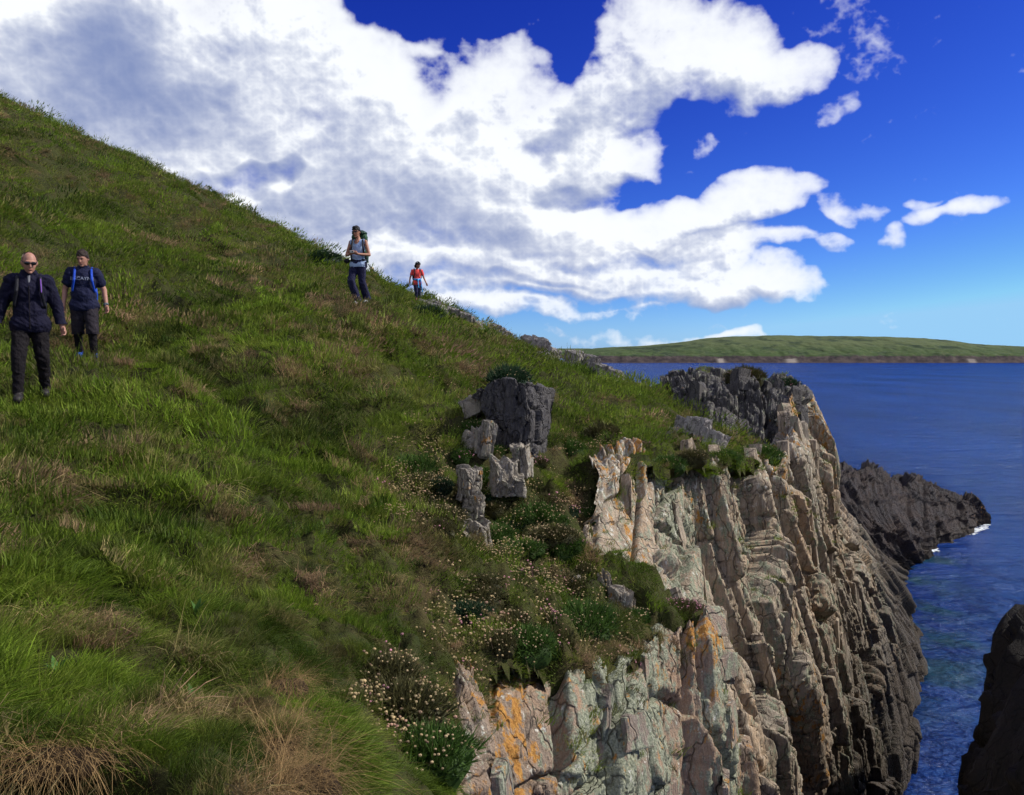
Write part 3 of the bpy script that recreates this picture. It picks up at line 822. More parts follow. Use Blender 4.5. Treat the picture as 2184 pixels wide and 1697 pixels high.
tag(sea, 'deep blue rippled sea below the cliffs', 'sea', kind='structure')

M_FOAM = simple_mat('sea_foam', (0.74, 0.78, 0.80), 0.7, 0.1, 8.0, 0.3, 0.2)
fr = np.random.default_rng(77)
FV, FF_ = [], []
for (u, d, su, sdp, n) in ((2100, 66.5, 9, 1.1, 90), (2088, 64.5, 6, 0.8, 40), (1992, 58.0, 10, 0.5, 60), (1940, 82.0, 10, 1.5, 24), (2085, 72.0, 8, 1.5, 24)):
    for _ in range(n):
        c0 = Zp(u + fr.normal(0, su), d + fr.normal(0, sdp), 0.03 + fr.uniform(0, 0.05)); b0 = len(FV); m_ = 7; rr0 = fr.uniform(0.04, 0.17)
        for k in range(m_):
            a_ = k / m_ * 6.283; q = rr0 * fr.uniform(0.4, 1.2)
            FV.append((c0[0] + 1.7 * q * math.cos(a_), c0[1] + q * math.sin(a_), c0[2]))
        FV.append((c0[0], c0[1], c0[2] + rr0 * 0.35))
        FF_ += [(b0 + k, b0 + (k + 1) % m_, b0 + m_) for k in range(m_)]
tag(mesh_obj('sea_foam', np.array(FV), FF_, M_FOAM), 'white foam where the sea breaks on the dark headland', 'foam', kind='stuff')

# ------------------------------------------------------------------ the far shore
M_ISLE, t = new_mat('far_shore_land')
g = t.n('ShaderNodeNewGeometry')
pos = g.outputs['Position']
nzv = t.n('ShaderNodeSeparateXYZ', {0: g.outputs['True Normal']}).outputs[2]
hgt = t.n('ShaderNodeSeparateXYZ', {0: pos}).outputs[2]
n1_ = t.noise(t.vm('MULTIPLY', pos, (1.0, 0.5, 1.6)), 0.02, 6, 0.65)
n2_ = t.noise(pos, 0.09, 5, 0.65)
c = t.mix(t.mr(hgt, 22, 34), (0.050, 0.078, 0.026), (0.082, 0.105, 0.042))
c = t.mix(t.mr(n1_, 0.50, 0.60), c, (0.028, 0.045, 0.02))
c = t.mix(t.m('MULTIPLY', t.mr(n2_, 0.5, 0.75), 0.5), c, (0.14, 0.15, 0.07))
rk = t.mix(t.mr(t.noise(pos, 0.07, 5, 0.7), 0.35, 0.65), (0.022, 0.018, 0.022), (0.085, 0.066, 0.06))
rockk = t.m('MAXIMUM', t.mr(t.m('SUBTRACT', hgt, t.m('MULTIPLY', n2_, 10.0)), 7.5, 5.5), t.mr(nzv, 0.78, 0.60))
c = t.mix(rockk, c, rk)
beach = t.n('ShaderNodeAttribute', attribute_name='beach').outputs['Fac']
c = t.mix(beach, c, (0.24, 0.21, 0.18))
finish(t, c, 0.9, n2_, 0.6, 2.0, 0.1)


def land_strip(name, skyline, d0, depth, nx, ny, seed, cliff_h):
    us = np.linspace(skyline[0][0], skyline[-1][0], nx)
    vsk = np.interp(us, [k[0] for k in skyline], [k[1] for k in skyline])
    vsk = np.convolve(np.pad(vsk, 12, mode='edge'), np.ones(25) / 25, 'valid')
    X = (us - CX_W) / F_W * d0
    ztop = np.array([P(u, v, d0 + depth * 0.55)[2] for u, v in zip(us, vsk)])
    f = np.linspace(0, 1, ny) ** 1.6
    XX, FF = np.meshgrid(X, f, indexing='ij')
    ZT = ztop[:, None] * np.ones_like(FF)
    n_a = fbm2(NZ[seed % 6], XX * 0.012, FF * 3, 4, 0.55)
    n_b = fbm2(NZ[(seed + 1) % 6], XX * 0.04, FF * 14, 4, 0.55)
    ch = cliff_h * (1 + 0.9 * fbm2(NZ[2], XX * 0.006, 0 * XX, 3)) + 4 * n_b
    prof = np.where(FF < 0.55, np.sin(np.clip(FF / 0.55, 0, 1) * np.pi / 2), np.cos(np.clip((FF - 0.55) / 0.45, 0, 1) * np.pi / 2))
    rise = ch * sstep(0.0, 0.045, FF) * (1 - sstep(.9, 1, FF)) + (ZT - ch) * np.maximum(prof, 0) ** 1.05
    Z = np.where(FF <= 0, -1.0, rise + 4.5 * n_a * sstep(0.03, 0.15, FF) * (1 - FF) + 1.2 * n_b)
    YY = d0 + depth * FF + 14 * fbm2(NZ[4], XX * 0.015, FF * 0.0, 4) * (1 - FF)
    Z[:, 0] = -1.0; Z[:, -1] = -1.0
    ii = np.arange(XX.size).reshape(XX.shape)
    q4 = np.stack([ii[:-1, :-1], ii[1:, :-1], ii[1:, 1:], ii[:-1, 1:]], -1).reshape(-1, 4)
    o = mesh_obj(name, np.stack([XX * (1 + 0.35 * FF * depth / d0), YY, Z], -1).reshape(-1, 3), q4, M_ISLE, smooth=True)
    be = np.zeros_like(XX)
    for u0, wd in ((2075, 5), (1690, 8), (1540, 5)):
        x0 = (u0 - CX_W) / F_W * d0
        be = np.maximum(be, np.exp(-((XX - x0) / wd) ** 2) * (Z < 7) * (Z > 0.4))
    add_attr(o, 'beach', np.clip(be * 1.5, 0, 1).ravel())
    return o


isle = land_strip('far_shore', [(1235, 752), (1270, 746), (1330, 742), (1420, 738), (1500, 731), (1560, 724), (1620, 719), (1700, 717), (1850, 717.5), (2000, 720), (2100, 723), (2160, 729), (2184, 733), (2260, 738), (2500, 745), (2800, 752)], 1370, 620, 620, 110, 3, 9)
tag(isle, 'long low green hill of the far shore with dark rocks at the waterline', 'land', kind='structure')
strip = land_strip('distant_coast', [(900, 752), (1000, 747), (1180, 744), (1260, 744), (1330, 746), (1500, 750)], 3400, 500, 160, 30, 5, 6)
tag(strip, 'thin pale strip of distant coast beyond the hillside rocks', 'land', kind='structure')

# ------------------------------------------------------------------ single slabs and outcrops
def slab_mesh(name, seed, mat, chip=1.0, pointy=0.0, detail=0):
    """An irregular upright slab in the unit box, centred; x across, y through (front = -y), z up."""
    rg = np.random.default_rng(seed)
    out = []
    n_side = 4
    for k in range(n_side):                                             # right edge going up
        out.append((0.5 - abs(rg.normal(0, 0.05)) * chip, -0.5 + k / (n_side - 1) * (0.86 + rg.uniform(-0.05, 0.05))))
    for x in (0.25, 0.0, -0.25):
        out.append((x + rg.uniform(-0.08, 0.08), 0.5 - abs(rg.normal(0, 0.07)) * chip - pointy * abs(x + 0.1)))
    for k in range(n_side):
        out.append((-0.5 + abs(rg.normal(0, 0.05)) * chip, -0.5 + (1 - k / (n_side - 1)) * (0.84 + rg.uniform(-0.06, 0.06))))
    out = np.array(out); n = len(out)
    tx, tz = rg.normal(0, 0.16), rg.normal(0, 0.12)
    V = []
    for lay, (sc_, y) in enumerate(((0.86, -0.5), (1.0, -0.34), (1.0, 0.5))):
        for (x, z) in out:
            jit = rg.normal(0, 0.018, 2) if lay < 2 else (0, 0)
            V.append((x * sc_ + jit[0], y + (tx * x + tz * z if lay < 2 else 0) + rg.normal(0, 0.03) * (lay < 2), z * (sc_ + 0.06 * (lay == 0)) + jit[1]))
    cf = len(V); V.append((rg.normal(0, .08), -0.52, rg.normal(0, .1)))
    Fc = []
    for i in range(n):
        j = (i + 1) % n
        Fc += [(i, j, n + j, n + i), (n + i, n + j, 2 * n + j, 2 * n + i), (cf, j, i)]
    Fc.append(tuple(range(2 * n, 3 * n)))
    me = bpy.data.meshes.new(name)
    me.from_pydata(V, [], Fc)
    bm = bmesh.new(); bm.from_mesh(me); bmesh.ops.recalc_face_normals(bm, faces=bm.faces)
    if detail:
        bmesh.ops.triangulate(bm, faces=bm.faces)
        for _ in range(detail):
            bmesh.ops.subdivide_edges(bm, edges=[e_ for e_ in bm.edges if e_.calc_length() > 0.045], cuts=1, use_grid_fill=True)
            bmesh.ops.triangulate(bm, faces=bm.faces)
        bm.normal_update()
        co = np.array([v.co[:] for v in bm.verts]); no = np.array([v.normal[:] for v in bm.verts])
        q = co[:, 0] + 0.6 * co[:, 1]; w_ = co[:, 2] + 0.12 * fbm2(NZ[1], q * 3, co[:, 2] * 2, 3)
        d = 0
        for (cw, ch, am, sd__) in ((0.30, 0.8, 0.085, 1), (0.16, 0.22, 0.04, 2), (0.05, 0.16, 0.016, 3)):
            r1, r2, r3, ox, oy, bd = voronoi(q + 0.04 * fbm2(NZ[2], co[:, 2] * 6, q * 3, 2), w_, cw, ch, seed + sd__)
            d = d + am * ((r1 - 0.6) + (r2 - 0.5) * ox) - am * 0.5 * np.exp(-(bd / 0.09) ** 2)
        co = co + no * d[:, None]
        for v, c_ in zip(bm.verts, co):
            v.co = c_
    bm.to_mesh(me); bm.free()
    me.materials.append(mat)
    return me


SLABS = {}


def slab_pool(key, mat, n=8, **kw):
    if key not in SLABS:
        SLABS[key] = [slab_mesh('rock_slab', 1000 + 37 * k + len(SLABS) * 501, mat, **kw) for k in range(n)]
    return SLABS[key]


def place_slab(pool, k, M, parent):
    o = bpy.data.objects.new('rock_slab', pool[k % len(pool)])
    COL.objects.link(o)
    o.parent = parent
    o.matrix_local = M
    return o


M_SLAB_A = rock_mat('cliff_slab_rock', TONES, 0.10, 0.12, 0.10)
M_SLAB_B = rock_mat('lichened_slab_rock', [(0.25, 0.20, 0.16), (0.36, 0.25, 0.18), (0.20, 0.175, 0.15), (0.42, 0.35, 0.28)], 0.36, 0.42, 0.12)


def slabs_on(sheet, Q, N, pool, count, srange, trange, wr, hr, th, seed, lean=-0.3, out=0.10):
    rg = np.random.default_rng(seed)
    ns, nt_ = Q.shape[:2]
    Qs = Q.copy()
    for _ in range(6):                                                  # follow the broad face, not each ripple
        Qs[1:-1, 1:-1] = (Qs[:-2, 1:-1] + Qs[2:, 1:-1] + Qs[1:-1, :-2] + Qs[1:-1, 2:]) / 4
    for k in range(count):
        i = int(rg.uniform(*srange) * (ns - 1)); j = int(rg.uniform(*trange) * (nt_ - 1))
        i = min(max(i, 8), ns - 9); j = min(max(j, 8), nt_ - 9)
        p = Qs[i, j]
        ts = Qs[i + 7, j] - Qs[i - 7, j]; tt = Qs[i, j + 7] - Qs[i, j - 7]
        up = -tt / np.linalg.norm(tt) * 0.4 + np.array([0, 0, 0.6]); up /= np.linalg.norm(up); ac = ts / np.linalg.norm(ts)
        nrm = np.cross(ac, up); nrm /= np.linalg.norm(nrm)
        if nrm @ N[i, j] < 0:
            nrm = -nrm
        up = up + ac * (lean + rg.normal(0, 0.06)); up /= np.linalg.norm(up)
        nrm = nrm + ac * rg.normal(0, 0.22); nrm -= up * (nrm @ up); nrm /= np.linalg.norm(nrm)
        ac = np.cross(up, nrm)
        w, h, d = rg.uniform(*wr), rg.uniform(*hr), th * rg.uniform(0.7, 1.4)
        if np.linalg.det(np.stack([ac, -nrm, up], 1)) < 0:
            ac = -ac
        M = Matrix(((ac[0] * w, -nrm[0] * d, up[0] * h, p[0] + nrm[0] * (out * d - d * 0.5 + out * 0.3)), (ac[1] * w, -nrm[1] * d, up[1] * h, p[1] + nrm[1] * (out * d - d * 0.5 + out * 0.3)), (ac[2] * w, -nrm[2] * d, up[2] * h, p[2] + nrm[2] * (out * d - d * 0.5 + out * 0.3)), (0, 0, 0, 1)))
        place_slab(pool, int(rg.integers(0, 99)), M, sheet)


slabs_on(cliff, QA, NA, slab_pool('A', M_SLAB_A), 70, (0.02, 0.7), (0.08, 0.5), (0.07, 0.24), (0.4, 1.5), 0.2, 71, lean=-0.08, out=0.06)
slabs_on(cliff, QA, NA, slab_pool('A', M_SLAB_A), 30, (0.55, 0.9), (0.10, 0.6), (0.12, 0.36), (0.7, 2.0), 0.26, 72, lean=-0.1, out=0.05)
slabs_on(cliffB, QB, NB, slab_pool('B', M_SLAB_B), 14, (0.04, 0.95), (0.06, 0.22), (0.15, 0.4), (0.3, 0.7), 0.07, 73, lean=-0.05, out=0.25)
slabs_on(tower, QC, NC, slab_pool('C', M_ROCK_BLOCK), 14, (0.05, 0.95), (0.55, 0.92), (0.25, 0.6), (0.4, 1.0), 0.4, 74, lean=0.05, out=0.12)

M_ROCK_SKY = rock_mat('ridge_rock', [(0.36, 0.33, 0.31), (0.44, 0.40, 0.37), (0.22, 0.20, 0.19), (0.52, 0.49, 0.45)], 0.08, 0.1, 0.15)


ROCK_SPOTS = []


def outcrop(name, label, boxes, key, mat, group=None, fill=2, **kw):
    """boxes: u1, v1, u2, v2, depth of view, thickness, yaw deg, lean deg, pitch deg"""
    u0 = np.mean([(b[0] + b[2]) / 2 for b in boxes]); vb = max(b[3] for b in boxes); d0 = boxes[0][4]
    base = P(u0, vb, d0)
    e = empty(name, tuple(base))
    pool = slab_pool(key, mat, **kw)
    for k, (u1, v1, u2, v2, d, th, yaw, lean, pit) in enumerate(boxes):
        c = P((u1 + u2) / 2, (v1 + v2) / 2, d) - base
        w, h = abs(u2 - u1) / F_W * d, abs(v2 - v1) / F_W * d * 1.15
        c[2] += (0.02 if d > 20 else -0.05) * h
        ROCK_SPOTS.append((base[0] + c[0], base[1] + c[1], 0.55 * max(w, th)))
        M = Matrix.Translation(Vector(tuple(c))) @ Euler((R(pit), R(lean), R(yaw)), 'YXZ').to_matrix().to_4x4() @ Matrix.Diagonal((w, th, h, 1))
        place_slab(pool, k + len(name) + int(u1), M, e)
        rg = np.random.default_rng(int(u1 * 7 + v1))
        for q in range(fill):                                           # broken pieces that bind the outcrop into the slope
            c2 = c + np.array([rg.uniform(-0.5, 0.5) * w, th * rg.uniform(-0.2, 0.5), -h * rg.uniform(0.05, 0.35)])
            M2 = Matrix.Translation(Vector(tuple(c2))) @ Euler((R(pit + rg.normal(0, 8)), R(lean + rg.normal(0, 10)), R(yaw + rg.normal(0, 22))), 'YXZ').to_matrix().to_4x4() @ Matrix.Diagonal((w * rg.uniform(0.35, 0.7), th * rg.uniform(0.5, 0.9), h * rg.uniform(0.4, 0.85), 1))
            place_slab(pool, k * 3 + q + int(v1), M2, e)
    tag(e, label, 'rock', group)
    return e


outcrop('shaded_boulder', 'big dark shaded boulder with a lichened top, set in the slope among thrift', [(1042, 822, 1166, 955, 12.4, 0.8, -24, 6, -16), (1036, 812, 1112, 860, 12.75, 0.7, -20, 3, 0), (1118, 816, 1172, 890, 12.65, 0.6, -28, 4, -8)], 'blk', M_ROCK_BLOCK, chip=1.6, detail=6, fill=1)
outcrop('tilted_slab', 'small pale tilted slab left of the shaded boulder', [(984, 836, 1042, 878, 12.6, 0.25, -30, -22, 10)], 'pale', M_ROCK_GREY, detail=5, chip=1.8, pointy=0.35)
outcrop('split_slab', 'grey slab split by dark cracks, left below the shaded boulder', [(986, 918, 1012, 962, 11.9, 0.22, 18, 8, 5), (1008, 905, 1030, 958, 11.9, 0.25, 22, 6, 6), (1028, 888, 1054, 962, 11.8, 0.25, 25, 9, 4), (1040, 852, 1058, 905, 12.3, 0.25, 20, 10, 0)], 'pale', M_ROCK_GREY, detail=5, chip=1.8, pointy=0.35)
outcrop('lichened_rock', 'rock with orange lichen below the shaded boulder, right of the white slab', [(1046, 965, 1108, 1044, 11.0, 0.35, 12, 4, 8), (1092, 938, 1132, 1010, 11.2, 0.35, -10, -4, 0), (1070, 1010, 1120, 1052, 10.9, 0.3, 5, 0, 6)], 'pale', M_ROCK_GREY, detail=5, chip=1.8, pointy=0.35)
outcrop('white_slab', 'tall white streaked slab stepping down the mossy slope', [(980, 985, 1026, 1052, 10.6, 0.3, 28, 3, 4), (998, 1045, 1030, 1105, 10.5, 0.3, 30, 4, 2), (975, 1095, 1052, 1210, 9.7, 0.35, 26, -6, 8), (968, 1108, 1010, 1180, 9.75, 0.3, 22, -4, 6)], 'pale', M_ROCK_GREY, detail=5, chip=1.8, pointy=0.35)
outcrop('thin_slab', 'thin leaning grey slab beside the round flowering cushion', [(1192, 1225, 1242, 1312, 9.25, 0.12, 40, 24, 0)], 'pale', M_ROCK_GREY, detail=5, chip=1.8, pointy=0.35)
outcrop('orange_edged_slab', 'short pale slab with orange edges at the foot of the big pale slab', [(1276, 1212, 1300, 1300, 9.7, 0.2, 15, 4, 4), (1296, 1240, 1342, 1332, 9.5, 0.25, 20, 5, 4)], 'pale', M_ROCK_GREY, detail=5, chip=1.8, pointy=0.35)
outcrop('pale_slope_rock', 'pale ragged rock in the turf below the shaded buttress', [(1446, 885, 1480, 940, 16.6, 0.5, 20, 8, 5), (1468, 878, 1510, 960, 16.2, 0.6, 24, 14, 4), (1500, 910, 1540, 985, 15.6, 0.5, 26, 16, 5)], 'sky', M_ROCK_SKY, detail=5, chip=1.6, pointy=0.3)
for k, (bx, lab) in enumerate((
        ([(893, 640, 915, 668, 30.5, 0.8, 20, 5, 10), (912, 646, 935, 672, 30.3, 0.8, 25, 4, 10)], 'pale rock knob right at the feet of the woman in red'),
        ([(930, 648, 958, 680, 30.8, 0.8, 20, 12, 8), (952, 658, 984, 690, 31, 0.8, 22, 16, 8), (975, 668, 1008, 698, 31.5, 0.8, 22, 18, 8), (915, 640, 940, 662, 31.5, 0.8, 15, 8, 8)], 'pale broken rock step just down the ridge from the woman in red'),
        ([(1018, 700, 1046, 720, 30, 0.8, 15, 12, 8), (1040, 692, 1072, 727, 31.5, 0.9, 20, 14, 6), (1000, 682, 1030, 708, 32, 0.9, 20, 16, 6), (1064, 706, 1092, 732, 32.2, 0.9, 16, 14, 6)], 'pale rock rib halfway down the skyline ridge'),
        ([(1095, 724, 1118, 742, 32.5, 0.8, 10, 4, 6), (1078, 718, 1098, 734, 32.5, 0.8, 14, 6, 6)], 'small pale rocks left of the pointed skyline rock'),
        ([(1118, 716, 1150, 756, 33, 1.1, 18, -4, 8), (1138, 722, 1168, 766, 32.6, 1.0, 24, 14, 8), (1160, 738, 1192, 772, 32.2, 1.0, 18, 20, 6)], 'pointed dark capped rock on the skyline where the ridge ends'),
        ([(1128, 752, 1158, 772, 28.5, 0.8, 15, 10, 6), (1150, 750, 1176, 774, 28.6, 0.8, 20, 8, 6)], 'low pale ribbed rocks below the pointed skyline rock'),
        ([(1212, 750, 1250, 785, 29.5, 1.0, 20, 6, 8), (1240, 756, 1268, 790, 29.3, 1.0, 24, 14, 6), (1290, 790, 1326, 826, 28, 1.0, 20, 20, 6), (1262, 775, 1300, 812, 28.6, 1.1, 12, 10, 6)], 'outlying pale outcrop standing out against the sea'),
        ([(1030, 715, 1048, 735, 24, 0.5, 10, 12, 5), (1044, 728, 1060, 745, 23.5, 0.5, 10, 12, 5)], 'small pale stones in the grass below the skyline ridge'))):
    outcrop('ridge_outcrop', lab, bx, 'sky', M_ROCK_SKY, 'pale outcrops along the ridge', detail=5, chip=1.6, pointy=0.3)

# ------------------------------------------------------------------ people
def cloth_mat(name, col, rough=0.85, var=0.2, scale=55, bump=0.25):
    m, t = new_mat(name)
    tc = t.n('ShaderNodeTexCoord')
    weave = t.noise(tc.outputs['Object'], scale * 6, 2, 0.5)
    fold = t.noise(t.vm('MULTIPLY', tc.outputs['Object'], (1, 1, 0.45)), 9.0, 3, 0.6)
    c = t.mix(t.mr(fold, 0.3, 0.7), tuple(x * (1 - var) for x in col), tuple(x * (1 + var) for x in col))
    finish(t, c, rough, t.m('ADD', t.m('MULTIPLY', fold, 1.0), t.m('MULTIPLY', weave, 0.08)), 0.8, 0.03, 0.2)
    return m


M_SKIN = simple_mat('skin', (0.38, 0.19, 0.135), 0.55, 0.12, 40, 0.1, 0.35)
M_SKIN_T = simple_mat('tanned_skin', (0.36, 0.17, 0.11), 0.55, 0.12, 40, 0.1, 0.35)
M_LIP = simple_mat('lips', (0.30, 0.10, 0.08), 0.5, 0.1, 40, 0.05)
M_EYE = simple_mat('eyes', (0.05, 0.035, 0.03), 0.2, 0.1, 40, 0.0)
M_NAVY = cloth_mat('navy_softshell', (0.006, 0.0055, 0.020))
M_NAVY2 = cloth_mat('navy_cotton', (0.010, 0.012, 0.038))
M_BLACKC = cloth_mat('black_trousers', (0.008, 0.006, 0.008))
M_SHORTS = cloth_mat('dark_shorts', (0.020, 0.016, 0.022))
M_INDIGO = cloth_mat('indigo_trousers', (0.016, 0.017, 0.050))
M_CORAL = cloth_mat('coral_shirt', (0.78, 0.085, 0.075))
M_SKYBLUE = cloth_mat('sky_blue_fleece', (0.09, 0.36, 0.75))
M_PALEBLUE = cloth_mat('pale_blue_vest', (0.33, 0.43, 0.62))
M_GREYTEE = cloth_mat('grey_shirt', (0.16, 0.16, 0.18))
M_WHITEC = cloth_mat('white_cloth', (0.70, 0.72, 0.75))
M_ORANGE = cloth_mat('orange_cloth', (0.70, 0.25, 0.10))
M_BLUEPACK = cloth_mat('blue_pack_nylon', (0.010, 0.055, 0.42), 0.55)
M_BLACKPACK = cloth_mat('black_pack_nylon', (0.012, 0.012, 0.018), 0.6)
M_GREENPACK = cloth_mat('green_pack_nylon', (0.018, 0.062, 0.026), 0.55)
M_DKGREEN = cloth_mat('dark_green_nylon', (0.016, 0.045, 0.030), 0.55)
M_PURPLE = cloth_mat('purple_cord', (0.18, 0.07, 0.35), 0.6)
M_BOOT = simple_mat('boot_leather', (0.020, 0.017, 0.016), 0.6, 0.3, 30, 0.3)
M_BLUESHOE = simple_mat('blue_shoe', (0.012, 0.06, 0.35), 0.6, 0.3, 30, 0.3)
M_PALESHOE = simple_mat('pale_shoe', (0.34, 0.34, 0.36), 0.6, 0.3, 30, 0.3)
M_LENS = simple_mat('dark_lens', (0.006, 0.006, 0.007), 0.12, 0.1, 10, 0.0, 0.6)
M_HAIR_G = simple_mat('grey_stubble', (0.34, 0.27, 0.23), 0.8, 0.3, 160, 0.6)
M_HAIR_B = simple_mat('dark_brown_hair', (0.022, 0.011, 0.007), 0.6, 0.5, 120, 1.0)
M_HAIR_K = simple_mat('black_hair', (0.006, 0.005, 0.006), 0.55, 0.5, 120, 1.0)
M_HAIR_Y = simple_mat('fair_hair', (0.55, 0.42, 0.26), 0.7, 0.3, 120, 0.8)
M_STEEL = simple_mat('watch_case', (0.10, 0.12, 0.13), 0.35, 0.2, 30, 0.0, 0.6)

V3 = lambda *a: np.array(a, float)


def cap(p0, r0, p1, r1):
    return ('c', V3(*p0), r0, V3(*p1), r1)


def ell(c, r, rot=None):
    return ('e', V3(*c), V3(*r), rot)


def prims_bm(prims, grow=0.0):
    bm = bmesh.new()
    for p in prims:
        if p[0] == 'c':
            _, a, ra, b, rb = p
            ra, rb = ra + grow, rb + grow
            ax = b - a; L = np.linalg.norm(ax) + 1e-9; w = ax / L
            t_ = V3(1, 0, 0) if abs(w[0]) < 0.8 else V3(0, 1, 0)
            u = np.cross(w, t_); u /= np.linalg.norm(u); v = np.cross(w, u)
            rings = []
            for k in range(3):
                th = (k + 0.5) / 3.5 * math.pi / 2
                rings.append((a - w * ra * math.cos(th), ra * math.sin(th)))
            rings += [(a, ra), (b, rb)]
            for k in range(2, -1, -1):
                th = (k + 0.5) / 3.5 * math.pi / 2
                rings.append((b + w * rb * math.cos(th), rb * math.sin(th)))
            vs_ = [[bm.verts.new(tuple(c + (u * math.cos(q) + v * math.sin(q)) * r)) for q in np.linspace(0, 2 * math.pi, 12, endpoint=False)] for c, r in rings]
            for i in range(len(vs_) - 1):
                for j in range(12):
                    bm.faces.new((vs_[i][j], vs_[i][(j + 1) % 12], vs_[i + 1][(j + 1) % 12], vs_[i + 1][j]))
            bm.faces.new(vs_[0][::-1]); bm.faces.new(vs_[-1])
        else:
            _, c, r, rot = p
            M = Matrix.Translation(Vector(tuple(c))) @ (rot.to_matrix().to_4x4() if rot else Matrix()) @ Matrix.Diagonal((*(r + grow), 1))
            bmesh.ops.create_uvsphere(bm, u_segments=18, v_segments=12, radius=1.0, matrix=M)
    bmesh.ops.recalc_face_normals(bm, faces=bm.faces)
    return bm


def skin_mesh(name, prims, voxel, mat, grow=0.0, smooth=6, wrinkle=0.0, cut=None, seed=0):
    """One continuous surface over the overlapping forms."""
    bm = prims_bm(prims, grow)
    me = bpy.data.meshes.new('tmp'); bm.to_mesh(me); bm.free()
    ob = bpy.data.objects.new('tmp', me); COL.objects.link(ob)
    rm = ob.modifiers.new('r', 'REMESH'); rm.mode = 'VOXEL'; rm.voxel_size = voxel
    sm = ob.modifiers.new('s', 'SMOOTH'); sm.factor = 0.5; sm.iterations = smooth
    dg = bpy.context.evaluated_depsgraph_get()
    out = bpy.data.meshes.new_from_object(ob.evaluated_get(dg))
    bpy.data.objects.remove(ob); bpy.data.meshes.remove(me)
    out.name = name
    n = len(out.vertices)
    co = np.empty(n * 3, np.float32); out.vertices.foreach_get('co', co); co = co.reshape(-1, 3)
    if wrinkle:
        no = np.empty(n * 3, np.float32); out.vertices.foreach_get('normal', no); no = no.reshape(-1, 3)
        f = fbm2(NZ[seed % 6], co[:, 0] * 7 + co[:, 1] * 4, co[:, 2] * 11 + co[:, 0] * 6, 3, 0.6, billow=True) - 0.45
        co = co + no * (wrinkle * f)[:, None]
        out.vertices.foreach_set('co', co.astype(np.float32).ravel())
    if cut is not None:
        bm = bmesh.new(); bm.from_mesh(out)
        kill = [v for v in bm.verts if cut(v.co)]
        bmesh.ops.delete(bm, geom=kill, context='VERTS'); bm.to_mesh(out); bm.free()
    out.polygons.foreach_set('use_smooth', np.ones(len(out.polygons), bool))
    out.materials.clear(); out.materials.append(mat)
    return out


def child(name, me, parent, label=None):
    o = bpy.data.objects.new(name, me); COL.objects.link(o); o.parent = parent
    if label:
        o['label'] = label
    return o


def hand_prims(wrist, direction, palm_n, side, curl=0.5):
    """Palm, four unequal fingers and a thumb from the side of the palm."""
    d = direction / np.linalg.norm(direction)
    n = palm_n - d * (palm_n @ d); n /= np.linalg.norm(n)
    s = np.cross(d, n) * side
    out = [cap(wrist, 0.026, wrist + d * 0.035, 0.030), cap(wrist + d * 0.03 + s * 0.018, 0.020, wrist + d * 0.085 + s * 0.026, 0.015), cap(wrist + d * 0.03 - s * 0.018, 0.020, wrist + d * 0.08 - s * 0.028, 0.014), cap(wrist + d * 0.03, 0.020, wrist + d * 0.088, 0.016)]
    for k, (o, L) in enumerate(((0.030, 0.068), (0.010, 0.078), (-0.011, 0.072), (-0.031, 0.056))):
        p = wrist + d * 0.088 + s * o
        q = p + (d * math.cos(curl * 0.6) + n * math.sin(curl * 0.6)) * L * 0.42
        r = q + (d * math.cos(curl * 1.7) + n * math.sin(curl * 1.7)) * L * 0.34
        e = r + (d * math.cos(curl * 2.6) + n * math.sin(curl * 2.6)) * L * 0.24
        out += [cap(p, 0.0095, q, 0.009), cap(q, 0.009, r, 0.0082), cap(r, 0.0082, e, 0.007)]
    p = wrist + d * 0.025 + s * 0.026
    q = p + (d * 0.75 + s * 0.45 + n * 0.45) * 0.040
    out += [cap(p, 0.014, q, 0.0105), cap(q, 0.0105, q + (d * 0.9 + n * 0.45) * 0.032, 0.008)]
    return out


